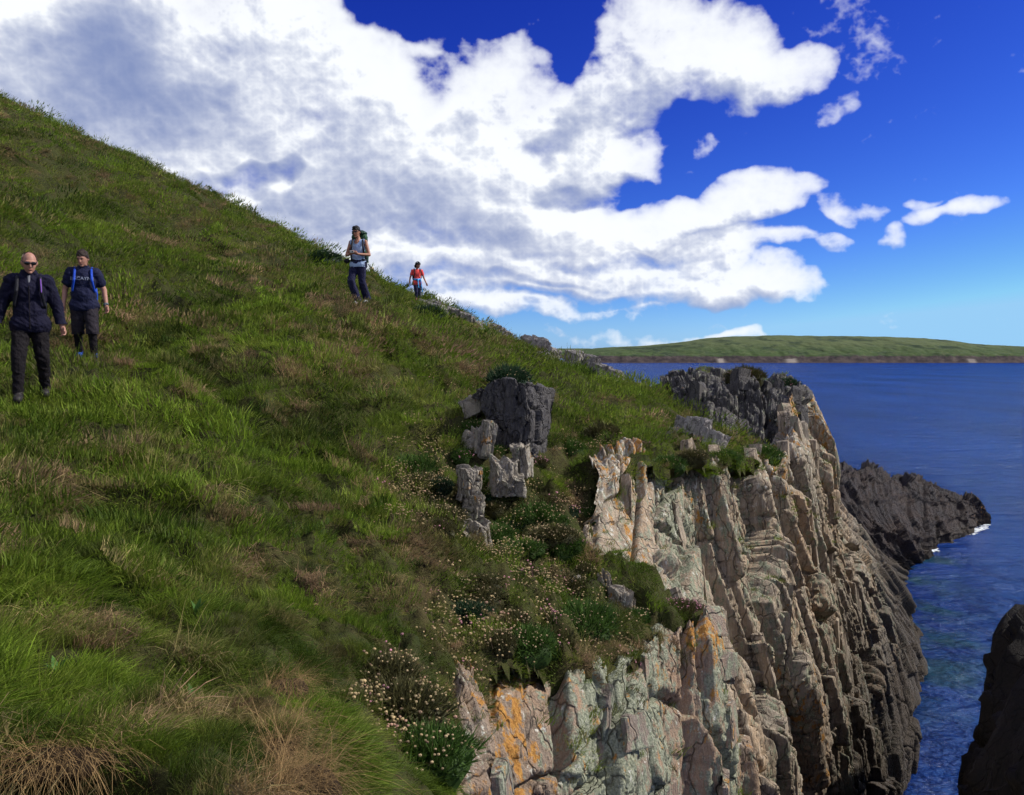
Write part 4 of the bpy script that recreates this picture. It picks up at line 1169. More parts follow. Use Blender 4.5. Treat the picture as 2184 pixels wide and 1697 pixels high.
def person(spec):
    """Builds a figure facing -y; returns its Empty. spec holds joints, garments and looks."""
    J = {k: V3(*v) for k, v in spec['J'].items()}
    fem = spec.get('slim', 1.0)
    hc = J['head']; tw = Euler(spec.get('head_rot', (0, 0, 0)))
    Rm = np.array(tw.to_matrix())
    H_ = lambda x, y, z: hc + Rm @ V3(x, y, z)
    voxel = spec['voxel']
    head = [ell(hc, (0.076, 0.096, 0.112), tw), ell(H_(0, -0.030, -0.070), (0.055, 0.062, 0.055), tw), ell(H_(0, -0.02, -0.03), (0.066, 0.080, 0.075), tw), cap(H_(0, -0.098, 0.012), 0.009, H_(0, -0.112, -0.030), 0.014),
            ell(H_(0.079, 0.008, -0.012), (0.012, 0.022, 0.032), tw), ell(H_(-0.079, 0.008, -0.012), (0.012, 0.022, 0.032), tw), ell(H_(0, -0.088, 0.028), (0.055, 0.016, 0.012), tw), ell(H_(0, -0.092, -0.062), (0.026, 0.012, 0.010), tw), ell(H_(0, -0.080, -0.103), (0.026, 0.020, 0.018), tw)]
    neck = [cap(J['neck'], 0.056 * fem, H_(0, 0.012, -0.06), 0.052 * fem)]
    torso = [ell(J['chest'], (0.168 * fem, 0.112, 0.185)), ell(J['belly'], spec.get('belly', (0.148, 0.112, 0.17))), ell(J['pelvis'], (0.160, 0.118, 0.125)), cap(J['sh_r'], 0.062 * fem, J['sh_l'], 0.062 * fem), cap(J['chest'] + V3(0, 0, 0.12), 0.09, J['neck'], 0.055)]
    arm = lambda s: [cap(J['sh_' + s], 0.056 * fem, J['el_' + s], 0.043 * fem), cap(J['el_' + s], 0.042 * fem, J['wr_' + s], 0.027)]
    leg = lambda s: [cap(J['hip_' + s], 0.090, J['kn_' + s], 0.060), cap(J['kn_' + s], 0.058, J['an_' + s], 0.038), ell(J['kn_' + s] * 0.7 + J['an_' + s] * 0.3 + V3(0, 0.015, 0), (0.052, 0.056, 0.10))]
    foot = lambda s: [cap(J['an_' + s] + V3(0, 0.03, -0.04), 0.040, J['an_' + s] + spec.get('toe_' + s, V3(0, -0.16, -0.06)), 0.034)]
    hands = []
    for s, sg in (('r', 1), ('l', -1)):
        d = J.get('hd_' + s, J['wr_' + s] * 2 - J['el_' + s]) - J['wr_' + s]
        hands += hand_prims(J['wr_' + s], d, V3(*spec.get('palm_' + s, (-sg * -0.6, -0.5, 0.2))), sg, spec.get('curl', 0.6))
    e = empty('person', spec['loc'], spec.get('yaw', 0.0))
    k = spec['height'] / 1.76
    e.scale = (k, k, k)
    body = head + neck + torso + arm('r') + arm('l') + leg('r') + leg('l') + foot('r') + foot('l') + hands
    child('body', skin_mesh('body', body, voxel, spec.get('skin', M_SKIN), smooth=3), e)
    # garments: the same forms, grown
    for (nm, what, grow, mat, wr, cut, lab) in spec['clothes']:
        pr = []
        if 'torso' in what: pr += torso
        if 'sleeves' in what: pr += arm('r') + arm('l')
        if 'short_sleeves' in what:
            pr += [cap(J['sh_' + s], 0.064 * fem, J['sh_' + s] * 0.45 + J['el_' + s] * 0.55, 0.058 * fem) for s in 'rl']
        if 'legs' in what: pr += leg('r') + leg('l') + [ell(J['pelvis'], (0.160, 0.118, 0.125))]
        if 'thighs' in what:
            pr += [ell(J['pelvis'], (0.165, 0.122, 0.13))] + [cap(J['hip_' + s], 0.098, J['kn_' + s], 0.080) for s in 'rl'] + [cap(J['kn_' + s], 0.080, J['kn_' + s] * 0.8 + J['an_' + s] * 0.2, 0.079) for s in 'rl']
        if 'feet' in what:
            pr += foot(what[1]) + [cap(J['an_' + what[1]] + V3(0, 0, 0.06), 0.040, J['an_' + what[1]], 0.045)]
        if 'hem' in what: pr += [cap(J['pelvis'] + V3(-0.07, 0, -0.05), 0.125, J['pelvis'] + V3(0.07, 0, -0.05), 0.125)]
        if 'collar' in what: pr += [cap(J['neck'] + V3(0, 0.01, -0.02), 0.068, J['neck'] + V3(0, -0.005, 0.045), 0.062)]
        if 'wide_cuffs' in what: pr += [cap(J['kn_' + s], 0.066, J['an_' + s] + V3(0, 0.01, -0.01), 0.072) for s in 'rl']
        child(nm, skin_mesh(nm, pr, voxel * 1.5, mat, grow, 6, wr, cut, len(nm)), e, lab)
    # face
    for sx in (-1, 1):
        child('eye', skin_mesh('eye', [ell(H_(0.031 * sx, -0.090, 0.008), (0.012, 0.006, 0.006), tw)], 0.003, M_EYE, smooth=1), e)
    child('mouth', skin_mesh('mouth', [ell(H_(0, -0.103, -0.064), (0.024, 0.006, 0.006), tw)], 0.003, M_LIP, smooth=1), e)
    if spec.get('glasses'):
        gl = []
        for sx in (-1, 1):
            gl += [ell(H_(0.034 * sx, -0.100, 0.010), (0.031, 0.012, 0.020), tw), cap(H_(0.062 * sx, -0.085, 0.016), 0.005, H_(0.083 * sx, 0.0, 0.014), 0.004)]
        gl.append(cap(H_(-0.02, -0.108, 0.014), 0.005, H_(0.02, -0.108, 0.014), 0.005))
        child('sunglasses', skin_mesh('sunglasses', gl, 0.004, M_LENS, smooth=2), e)
    # hair: a cap of its own thickness over part of the skull
    hm, hgrow, keep, puffs = spec['hair']
    hp = [ell(H_(0, 0.006, 0.012), V3(0.079, 0.099, 0.112) + hgrow, tw)] + [ell(H_(*c), r, tw) for c, r in puffs]
    inv = np.array(tw.to_matrix().inverted())
    child('hair', skin_mesh('hair', hp, 0.007, hm, 0, 2, spec.get('hair_rough', 0.012), cut=lambda co: not keep(inv @ (np.array(co) - hc)), seed=2), e)
    tag(e, spec['label'], 'person')
    e['J'] = 0
    del e['J']
    return e, J, k


def at_turf(u, v, d):
    p = P(u, v, d)
    return (p[0], p[1], turf_z(p[0], p[1]))


std = dict(head=(0, -0.02, 1.635), neck=(0, 0.01, 1.475), chest=(0, 0.0, 1.26), belly=(0, -0.01, 1.06), pelvis=(0, 0, 0.945), sh_r=(-0.175, 0.005, 1.405), sh_l=(0.175, 0.005, 1.405))

# the man in the dark jacket, striding down towards the viewer
J1 = dict(std, head=(0.01, -0.07, 1.625), neck=(0, 0.0, 1.475), el_r=(-0.285, 0.03, 1.13), wr_r=(-0.345, -0.03, 0.89), el_l=(0.275, 0.03, 1.13), wr_l=(0.325, -0.03, 0.885), hip_r=(-0.09, 0, 0.90), hip_l=(0.09, 0, 0.90), kn_r=(-0.125, -0.15, 0.50), an_r=(-0.14, -0.14, 0.09), kn_l=(0.115, -0.03, 0.50), an_l=(0.13, 0.13, 0.14))
m1, JJ1, k1 = person(dict(J=J1, loc=at_turf(70, 850, 9.7), yaw=R(28), height=1.76, voxel=0.007, label='balding man in sunglasses and a dark navy jacket walking at the edge of the hillside', head_rot=(R(20), 0, R(8)), glasses=True, skin=M_SKIN,
    clothes=[('trousers', ('legs',), 0.017, M_BLACKC, 0.016, lambda c: c.z > 1.0 or c.z < 0.07, None), ('jacket', ('torso', 'sleeves', 'hem', 'collar'), 0.028, M_NAVY, 0.014, lambda c: c.z < 0.80 and abs(c.x) < 0.25 or c.z > 1.545 or (c.z < 0.905 and abs(c.x) > 0.25), None), ('boot', ('feet', 'r'), 0.014, M_BOOT, 0.0, None, None), ('boot', ('feet', 'l'), 0.014, M_BOOT, 0.0, None, None)],
    hair=(M_HAIR_G, V3(0.004, 0.004, 0.003), lambda q: (q[2] > -0.05 and q[1] > -0.02 and q[2] < 0.075 + 0.5 * q[1]) , []), hair_rough=0.003, curl=0.7))
child('shirt_collar', skin_mesh('shirt_collar', [cap(JJ1['neck'] + V3(0, -0.075, -0.02), 0.022, JJ1['neck'] + V3(0, -0.105, -0.09), 0.012)], 0.006, M_GREYTEE), m1)
child('zip', skin_mesh('zip', [cap(JJ1['chest'] + V3(0.0, -0.142, 0.08), 0.006, JJ1['pelvis'] + V3(0.0, -0.150, -0.10), 0.006)], 0.004, M_BLACKC, smooth=1), [o for o in m1.children if o.name.startswith('jacket')][0])

# the man in the printed shirt behind him
J2 = dict(std, head=(0.0, -0.05, 1.63), el_r=(-0.265, 0.06, 1.14), wr_r=(-0.285, -0.02, 0.90), el_l=(0.285, 0.02, 1.14), wr_l=(0.315, -0.05, 0.90), hip_r=(-0.09, 0, 0.90), hip_l=(0.09, 0, 0.90), kn_r=(-0.10, 0.03, 0.50), an_r=(-0.10, 0.20, 0.16), kn_l=(0.11, -0.14, 0.50), an_l=(0.13, -0.10, 0.09))
m2, JJ2, k2 = person(dict(J=J2, loc=at_turf(183, 770, 12.9), yaw=R(24), height=1.76, voxel=0.008, label='man in a navy printed polo shirt walking behind the man in the jacket', head_rot=(R(18), 0, R(-22)), skin=M_SKIN, belly=(0.160, 0.13, 0.18),
    clothes=[('leggings', ('legs',), 0.012, M_BLACKC, 0.008, lambda c: c.z > 0.9, None), ('shorts', ('thighs',), 0.014, M_SHORTS, 0.012, lambda c: c.z > 0.98 or c.z < 0.44, None), ('polo_shirt', ('torso', 'short_sleeves', 'hem', 'collar'), 0.026, M_NAVY2, 0.014, lambda c: c.z < 0.80 or c.z > 1.53, None), ('shoe', ('feet', 'r'), 0.012, M_BLUESHOE, 0.0, None, None), ('shoe', ('feet', 'l'), 0.012, M_BLUESHOE, 0.0, None, None)],
    hair=(M_HAIR_B, V3(0.010, 0.008, 0.020), lambda q: q[2] > 0.050 - 1.3 * max(q[1] + 0.055, 0) and q[2] > -0.05, []), hair_rough=0.016, curl=0.6))
child('watch', skin_mesh('watch', [cap(JJ2['wr_l'] * 0.93 + JJ2['el_l'] * 0.07 + V3(-0.012, 0, 0), 0.030, JJ2['wr_l'] * 0.86 + JJ2['el_l'] * 0.14 + V3(0, 0, 0), 0.031), ell(JJ2['wr_l'] * 0.9 + JJ2['el_l'] * 0.1 + V3(0.02, -0.022, 0), (0.016, 0.016, 0.016))], 0.005, M_STEEL, smooth=1), m2)
shirt2 = [o for o in m2.children if o.name.startswith('polo_shirt')][0]
child('sleeve_badge', skin_mesh('sleeve_badge', [ell(JJ2['sh_l'] * 0.6 + JJ2['el_l'] * 0.4 + V3(0.05, -0.052, 0), (0.018, 0.008, 0.010))], 0.004, M_WHITEC, smooth=1), shirt2)


def print_text(body, size, loc_z, shirt, parent, col, x0=0.0):
    """Lettering laid on the cloth of the chest."""
    from mathutils.bvhtree import BVHTree
    fc = bpy.data.curves.new('lettering', 'FONT')
    fc.body = body; fc.size = size; fc.align_x = 'CENTER'; fc.extrude = 0.0
    to = bpy.data.objects.new('tmp', fc); COL.objects.link(to)
    me = bpy.data.meshes.new_from_object(to.evaluated_get(bpy.context.evaluated_depsgraph_get()))
    bpy.data.objects.remove(to); bpy.data.curves.remove(fc)
    bm = bmesh.new(); bm.from_mesh(me)
    bmesh.ops.subdivide_edges(bm, edges=bm.edges, cuts=1)
    tree = BVHTree.FromPolygons([v.co[:] for v in shirt.data.vertices], [tuple(p.vertices) for p in shirt.data.polygons])
    for v in bm.verts:
        hit = tree.ray_cast(Vector((v.co.x + x0, -0.6, loc_z + v.co.y)), Vector((0, 1, 0)))[0]
        v.co = Vector((v.co.x + x0, (hit.y if hit else -0.15) - 0.019, loc_z + v.co.y))
    bm.to_mesh(me); bm.free()
    me.materials.clear(); me.materials.append(col)
    return child('lettering', me, parent)


M_PRINT = simple_mat('faded_print', (0.22, 0.25, 0.33), 0.8, 0.4, 60, 0.1)
print_text('BISCAYNE', 0.074, 1.285, shirt2, shirt2, M_PRINT, -0.015)

# the woman with the green backpack
J3 = dict(std, head=(-0.02, -0.04, 1.635), el_r=(-0.27, -0.02, 1.12), wr_r=(-0.10, -0.26, 1.10), hd_r=(-0.02, -0.30, 1.13), el_l=(0.275, -0.02, 1.11), wr_l=(0.10, -0.24, 1.11), hd_l=(0.02, -0.29, 1.14), hip_r=(-0.08, 0, 0.90), hip_l=(0.08, 0, 0.90), kn_r=(-0.11, -0.16, 0.52), an_r=(-0.02, 0.0, 0.09), kn_l=(0.08, 0.02, 0.49), an_l=(0.12, 0.22, 0.13))
m3, JJ3, k3 = person(dict(J=J3, loc=at_turf(765, 647, 17.9), yaw=R(-13), height=1.70, voxel=0.009, slim=0.86, label='woman in a pale blue vest with a big green backpack looking at a white phone', head_rot=(R(14), 0, R(-5)), glasses=True, skin=M_SKIN_T, belly=(0.135, 0.105, 0.17),
    clothes=[('trousers', ('legs', 'wide_cuffs'), 0.018, M_INDIGO, 0.014, lambda c: c.z > 1.0 or c.z < 0.06, None), ('vest', ('torso', 'hem'), 0.014, M_PALEBLUE, 0.010, lambda c: c.z < 0.84 or c.z > 1.40 + 0.9 * max(0, 0.12 - abs(abs(c.x) - 0.12)) - 0.05 * (abs(c.x) < 0.06) * (c.y < 0) or abs(c.x) > 0.185, None), ('shoe', ('feet', 'r'), 0.012, M_PALESHOE, 0.0, None, None), ('shoe', ('feet', 'l'), 0.012, M_PALESHOE, 0.0, None, None)],
    hair=(M_HAIR_K, V3(0.016, 0.014, 0.018), lambda q: q[2] > 0.045 - 1.1 * max(q[1] + 0.035, 0) and q[2] > -0.07, [((0.0, -0.05, 0.10), (0.06, 0.045, 0.035))]), hair_rough=0.02, curl=0.9, palm_r=(0.5, 0.3, 0.8), palm_l=(-0.5, 0.3, 0.8)))

# the woman in the coral top
J4 = dict(std, head=(0.03, -0.03, 1.63), el_r=(-0.27, 0.06, 1.13), wr_r=(-0.32, 0.02, 0.89), el_l=(0.27, -0.02, 1.13), wr_l=(0.36, -0.08, 0.90), hip_r=(-0.08, 0, 0.90), hip_l=(0.08, 0, 0.90), kn_r=(-0.06, -0.14, 0.50), an_r=(-0.08, -0.06, 0.09), kn_l=(0.08, -0.02, 0.49), an_l=(0.09, 0.16, 0.13))
m4, JJ4, k4 = person(dict(J=J4, loc=at_turf(890, 650, 30.8), yaw=R(18), height=1.62, voxel=0.010, slim=0.86, label='woman in a coral top with a blue jacket tied round her waist', head_rot=(R(8), 0, R(34)), skin=M_SKIN_T, belly=(0.145, 0.112, 0.17),
    clothes=[('leggings', ('legs',), 0.012, M_INDIGO, 0.008, lambda c: c.z > 0.98 or c.z < 0.30, None), ('top', ('torso', 'short_sleeves', 'hem'), 0.016, M_CORAL, 0.010, lambda c: c.z < 0.80 or c.z > 1.46, None), ('shoe', ('feet', 'r'), 0.012, M_BOOT, 0.0, None, None), ('shoe', ('feet', 'l'), 0.012, M_BOOT, 0.0, None, None)],
    hair=(M_HAIR_K, V3(0.03, 0.03, 0.022), lambda q: q[2] > 0.03 - 1.4 * max(q[1] + 0.045, 0) and q[2] > -0.14, [((-0.06, 0.05, -0.04), (0.06, 0.07, 0.09)), ((0.06, 0.05, -0.04), (0.06, 0.07, 0.09)), ((0, 0.08, 0.0), (0.08, 0.06, 0.10))]), hair_rough=0.03, curl=0.6))
tied = [cap(JJ4['belly'] + V3(-0.13, -0.06, -0.02), 0.035, JJ4['belly'] + V3(0, -0.145, -0.03), 0.04), cap(JJ4['belly'] + V3(0, -0.145, -0.03), 0.04, JJ4['belly'] + V3(0.13, -0.06, 0.0), 0.035), cap(JJ4['belly'] + V3(-0.14, -0.03, 0), 0.03, JJ4['belly'] + V3(0, 0.14, 0), 0.04), cap(JJ4['belly'] + V3(0.14, -0.03, 0), 0.03, JJ4['belly'] + V3(0, 0.14, 0), 0.04),
        cap(JJ4['belly'] + V3(0.0, -0.16, -0.05), 0.035, JJ4['belly'] + V3(0.02, -0.20, -0.36), 0.022), cap(JJ4['belly'] + V3(0.12, -0.12, -0.04), 0.03, JJ4['belly'] + V3(0.19, -0.12, -0.52), 0.02)]
child('tied_jacket', skin_mesh('tied_jacket', tied, 0.012, M_SKYBLUE, 0, 3, 0.012), m4)
child('headband', skin_mesh('headband', [cap(JJ4['head'] + V3(-0.06, -0.06, 0.10), 0.012, JJ4['head'] + V3(0.08, -0.06, 0.09), 0.012)], 0.006, M_WHITEC, smooth=2), m4)

# the walker half hidden behind the woman with the green backpack
J5 = dict(std, el_r=(-0.27, 0.0, 1.13), wr_r=(-0.28, -0.06, 0.90), el_l=(0.27, 0.0, 1.13), wr_l=(0.28, -0.06, 0.90), hip_r=(-0.08, 0, 0.90), hip_l=(0.08, 0, 0.90), kn_r=(-0.09, -0.08, 0.50), an_r=(-0.09, -0.02, 0.09), kn_l=(0.09, 0, 0.50), an_l=(0.09, 0.12, 0.11))
tp = P(793, 570, 36.0)
m5, JJ5, k5 = person(dict(J=J5, loc=at_turf(793, 570, 36.0), yaw=R(30), height=1.68, voxel=0.012, label='fair haired walker in orange half hidden behind the woman with the green backpack', skin=M_SKIN,
    clothes=[('trousers', ('legs',), 0.016, M_SHORTS, 0.01, lambda c: c.z > 1.0, None), ('top', ('torso', 'sleeves', 'hem'), 0.016, M_ORANGE, 0.01, lambda c: c.z < 0.82 or c.z > 1.47, None), ('shoe', ('feet', 'r'), 0.012, M_BOOT, 0.0, None, None), ('shoe', ('feet', 'l'), 0.012, M_BOOT, 0.0, None, None)],
    hair=(M_HAIR_Y, V3(0.02, 0.02, 0.02), lambda q: q[2] > 0.03 - 1.2 * max(q[1] + 0.04, 0) and q[2] > -0.10, []), hair_rough=0.02))


# ------------------------------------------------------------------ packs and things carried
def follow(e, name):
    o = empty(name, e.location, e.rotation_euler.z)
    o.scale = e.scale
    return o


def strap(J, sx, mat, y=-0.155, w=0.024, to=(0.13, 0.02, 1.02)):
    x = 0.115 * sx
    return [cap((x, 0.12, 1.38), w, (x * 1.05, 0.02, 1.485), w * 0.9), cap((x * 1.05, 0.02, 1.485), w * 0.9, (x, -0.085, 1.435), w * 0.85), cap((x, -0.085, 1.435), w * 0.85, (x * 1.08, y, 1.28), w * 0.85), cap((x * 1.08, y, 1.28), w * 0.85, (x * 1.35, y + 0.05, 1.12), w * 0.7), cap((x * 1.35, y + 0.05, 1.12), w * 0.7, (to[0] * sx * 1.25, to[1] + 0.06, to[2]), w * 0.6)]


def backpack(e, J, body_mat, lid_mat, strap_mat, z0, z1, wid, dep, label, trim=None, belt=False, loose=False):
    o = follow(e, 'backpack')
    zc = (z0 + z1) / 2
    pk = [ell((0, 0.15 + dep / 2, zc), (wid, dep * 0.62, (z1 - z0) / 2)), cap((-wid * 0.5, 0.15 + dep / 2, z0 + 0.10), dep * 0.45, (-wid * 0.5, 0.15 + dep / 2, z1 - 0.10), dep * 0.45), cap((wid * 0.5, 0.15 + dep / 2, z0 + 0.10), dep * 0.45, (wid * 0.5, 0.15 + dep / 2, z1 - 0.10), dep * 0.45)]
    bd = child('main_bag', skin_mesh('main_bag', pk, 0.014, body_mat, 0, 3, 0.014), o)
    child('lid', skin_mesh('lid', [ell((0, 0.16 + dep / 2, z1 - 0.02), (wid * 1.02, dep * 0.68, 0.075))], 0.014, lid_mat, 0, 2, 0.014), o)
    for sx in (-1, 1):
        child('pocket', skin_mesh('pocket', [ell((wid * 0.92 * sx, 0.15 + dep / 2, z0 + 0.18), (0.05, dep * 0.42, 0.14))], 0.012, lid_mat, 0, 2, 0.010), o)
        st_ = child('shoulder_strap', skin_mesh('shoulder_strap', strap(J, sx, strap_mat), 0.008, strap_mat, 0, 3), o)
        if trim is not None and sx > 0:
            child('strap_trim', skin_mesh('strap_trim', [cap((0.120 * sx, -0.120, 1.425), 0.008, (0.127 * sx, -0.178, 1.27), 0.007)], 0.005, trim, smooth=1), st_)
    if belt:
        child('hip_belt', skin_mesh('hip_belt', [cap((-0.15, 0.06, 0.99), 0.045, (-0.12, -0.10, 0.99), 0.035), cap((0.15, 0.06, 0.99), 0.045, (0.12, -0.10, 0.99), 0.035), cap((-0.12, -0.10, 0.99), 0.02, (0.12, -0.10, 0.99), 0.02)], 0.010, strap_mat, 0, 3), o)
        child('belt_pouch', skin_mesh('belt_pouch', [ell((-0.25, -0.02, 0.98), (0.07, 0.07, 0.055))], 0.010, M_BLACKPACK, 0, 2), o)
    if loose:
        child('loose_strap', skin_mesh('loose_strap', [cap((0.20, 0.16, 0.93), 0.010, (0.34, 0.14, 0.78), 0.008)], 0.006, M_BLACKPACK, 0, 1), o)
        child('loose_strap', skin_mesh('loose_strap', [cap((-0.20, 0.10, 0.93), 0.010, (-0.23, 0.10, 0.76), 0.008)], 0.006, M_BLACKPACK, 0, 1), o)
    tag(o, label, 'backpack', 'backpacks worn by the walkers')
    return o


backpack(m1, JJ1, M_BLACKPACK, M_BLACKPACK, M_BLACKPACK, 0.98, 1.44, 0.13, 0.15, 'dark backpack with a purple trimmed strap worn by the man in the jacket', trim=M_PURPLE)
backpack(m2, JJ2, M_BLUEPACK, M_BLUEPACK, M_BLUEPACK, 0.90, 1.42, 0.15, 0.16, 'bright blue backpack worn by the man in the printed shirt')
gp = backpack(m3, JJ3, M_GREENPACK, M_DKGREEN, M_BLACKPACK, 0.92, 1.66, 0.17, 0.22, 'tall green hiking backpack worn by the woman with the phone', belt=True, loose=True)
backpack(m4, JJ4, M_BLACKPACK, M_BLACKPACK, M_BLACKPACK, 0.98, 1.40, 0.12, 0.13, 'small dark backpack worn by the woman in the coral top')
gp.rotation_euler.z += R(16)
ph = follow(m3, 'phone')
bm = bmesh.new(); bmesh.ops.create_cube(bm, size=1.0, matrix=Matrix.Translation((0.0, -0.345, 1.15)) @ Euler((R(-50), 0, 0)).to_matrix().to_4x4() @ Matrix.Diagonal((0.09, 0.055, 0.014, 1)))
bmesh.ops.bevel(bm, geom=list(bm.edges), offset=0.005, segments=2, affect='EDGES')
me = bpy.data.meshes.new('phone_body'); bm.to_mesh(me); bm.free(); me.materials.append(M_WHITEC)
pb = child('phone_body', me, ph)
child('lens', skin_mesh('lens', [ell((0.02, -0.36, 1.155), (0.012, 0.006, 0.012))], 0.003, M_LENS, smooth=1), pb)
tag(ph, 'small white phone held in both hands by the woman with the green backpack', 'phone')

# ------------------------------------------------------------------ grass
def leaf_mat(name, colour_socket_fn, trans=0.35, rough=0.6, spec=0.15):
    m, t = new_mat(name)
    c = colour_socket_fn(t)
    d = t.n('ShaderNodeBsdfPrincipled', {'Base Color': c, 'Roughness': rough, 'Specular IOR Level': spec})
    tr = t.n('ShaderNodeBsdfTranslucent', {'Color': c})
    mx = t.n('ShaderNodeMixShader', {0: trans, 1: d.outputs[0], 2: tr.outputs[0]})
    t.n('ShaderNodeOutputMaterial', {'Surface': mx.outputs[0]})
    return m


def tint_col(t):
    at = t.n('ShaderNodeAttribute', attribute_name='tint', attribute_type='INSTANCER')
    oc = t.n('ShaderNodeAttribute', attribute_name='shade')          # blade to blade variation
    return t.mix(1.0, at.outputs['Color'], t.mix(oc.outputs['Fac'], (0.55, 0.58, 0.5), (1.55, 1.45, 1.35)), 'MULTIPLY')


M_GRASS = leaf_mat('grass_blades', tint_col, 0.4)


def blades_mesh(name, n, rad, hmin, hmax, wid, lean, droop, seed, seg=3, mat=None, lean_dir=(1.0, 0.1), spread=1.0):
    rg = np.random.default_rng(seed)
    V, Fq, S = [], [], []
    for k in range(n):
        a = rg.uniform(0, 6.283); r = rad * math.sqrt(rg.uniform())
        bx, by = r * math.cos(a), r * math.sin(a)
        h = rg.uniform(hmin, hmax)
        b = rg.uniform(0, 6.283)
        ox = spread * 0.45 * math.cos(b) * rg.uniform(0.2, 1) + 0.5 * bx / rad + lean * lean_dir[0] * rg.uniform(0.4, 1.2)
        oy = spread * 0.45 * math.sin(b) * rg.uniform(0.2, 1) + 0.5 * by / rad + lean * lean_dir[1] * rg.uniform(0.4, 1.2)
        f = rg.uniform(0, 6.283); wx, wy = math.cos(f) * wid / 2, math.sin(f) * wid / 2
        s = rg.uniform(0.0, 1.0)
        base = len(V)
        for j in range(seg):
            q = j / seg
            zz = h * (q - droop * q * q * rg.uniform(0.6, 1.0)); hx = h * ox * q ** 1.6; hy = h * oy * q ** 1.6
            w = 1 - 0.45 * q
            V += [(bx + hx - wx * w, by + hy - wy * w, zz - 0.02), (bx + hx + wx * w, by + hy + wy * w, zz - 0.02)]
            S += [s, s]
        V.append((bx + h * ox, by + h * oy, h * (1 - droop) - 0.02)); S.append(s)
        for j in range(seg - 1):
            Fq.append((base + 2 * j, base + 2 * j + 1, base + 2 * j + 3, base + 2 * j + 2))
        Fq.append((base + 2 * seg - 2, base + 2 * seg - 1, base + 2 * seg))
    me = bpy.data.meshes.new(name)
    me.from_pydata(V, [], Fq)
    at = me.attributes.new('shade', 'FLOAT', 'POINT'); at.data.foreach_set('value', np.array(S, np.float32))
    me.materials.append(mat or M_GRASS)
    return me


def scatter(name, meshes, pts, rot, scl, pick, tint, label, cat):
    """One uncountable mass: a cloud of points that carries instanced sprigs."""
    me = bpy.data.meshes.new(name)
    me.vertices.add(len(pts)); me.vertices.foreach_set('co', np.asarray(pts, np.float32).ravel())
    for nm, ty, key, val in (('rot', 'FLOAT_VECTOR', 'vector', rot), ('scl', 'FLOAT', 'value', scl), ('pick', 'INT', 'value', pick)):
        a = me.attributes.new(nm, ty, 'POINT'); a.data.foreach_set(key, np.ascontiguousarray(val, np.int32 if ty == 'INT' else np.float32).ravel())
    a = me.attributes.new('tint', 'FLOAT_COLOR', 'POINT')
    a.data.foreach_set('color', np.hstack([tint, np.ones((len(tint), 1))]).astype(np.float32).ravel())
    o = bpy.data.objects.new(name, me)
    COL.objects.link(o)
    ng = bpy.data.node_groups.new(name, 'GeometryNodeTree')
    ng.interface.new_socket('Geometry', in_out='INPUT', socket_type='NodeSocketGeometry')
    ng.interface.new_socket('Geometry', in_out='OUTPUT', socket_type='NodeSocketGeometry')
    N = ng.nodes; L = ng.links
    gi, go = N.new('NodeGroupInput'), N.new('NodeGroupOutput')
    g2i = N.new('GeometryNodeGeometryToInstance')
    for m in reversed(meshes):
        src = bpy.data.objects.new(m.name, m)
        oi = N.new('GeometryNodeObjectInfo'); oi.inputs['Object'].default_value = src
        L.new(oi.outputs['Geometry'], g2i.inputs[0])
    iop = N.new('GeometryNodeInstanceOnPoints')
    iop.inputs['Pick Instance'].default_value = True
    L.new(gi.outputs[0], iop.inputs['Points']); L.new(g2i.outputs[0], iop.inputs['Instance'])
    for nm, ty, sock in (('rot', 'FLOAT_VECTOR', 'Rotation'), ('scl', 'FLOAT', 'Scale'), ('pick', 'INT', 'Instance Index')):
        na = N.new('GeometryNodeInputNamedAttribute'); na.data_type = ty; na.inputs[0].default_value = nm
        L.new(na.outputs[0], iop.inputs[sock])
    L.new(iop.outputs[0], go.inputs[0])
    md = o.modifiers.new('scatter', 'NODES'); md.node_group = ng
    tag(o, label, cat, kind='stuff')
    return o


def sample_polar(n, r0, r1, expo, a0=-42, a1=37):
    """Points with areal density ~ r**-expo."""
    u = rng.uniform(size=n); e = 2 - expo
    r = (r0 ** e + u * (r1 ** e - r0 ** e)) ** (1 / e)
    a = rng.uniform(R(a0), R(a1), n)
    return r * np.sin(a), r * np.cos(a), r


def grass_tint(x, y, dry, n):
    g1 = fbm2(NZ[7], x * 0.55, y * 0.55, 3, 0.55)
    g2 = fbm2(NZ[4], x * 2.3, y * 2.3, 2)
    k = np.clip(0.5 + 1.3 * g1 + 0.6 * g2 + rng.normal(0, 0.16, n), 0, 1)[:, None]
    col = (1 - k) * np.array([0.038, 0.072, 0.010]) + k * np.array([0.190, 0.300, 0.028])
    yel = np.clip(rng.normal(0.12, 0.22, n), 0, 0.8)[:, None]
    col = col * (1 - yel) + yel * np.array([0.21, 0.22, 0.055])
    d = np.clip((dry - 0.10) * 3.2 + rng.normal(0, 0.22, n), 0, 1)[:, None]
    straw = np.array([0.30, 0.205, 0.125]) * (1 + 0.35 * rng.normal(size=(n, 1)))
    return np.clip(0.95 * (col * (1 - d) + d * straw), 0.008, 0.7), d[:, 0]


def clear_of_rocks(x, y):
    ok = np.ones(x.shape, bool)
    for rx, ry, rr_ in ROCK_SPOTS:
        ok &= (x - rx) ** 2 + ((y - ry) + 0.1) ** 2 > (0.5 * rr_) ** 2
    return ok


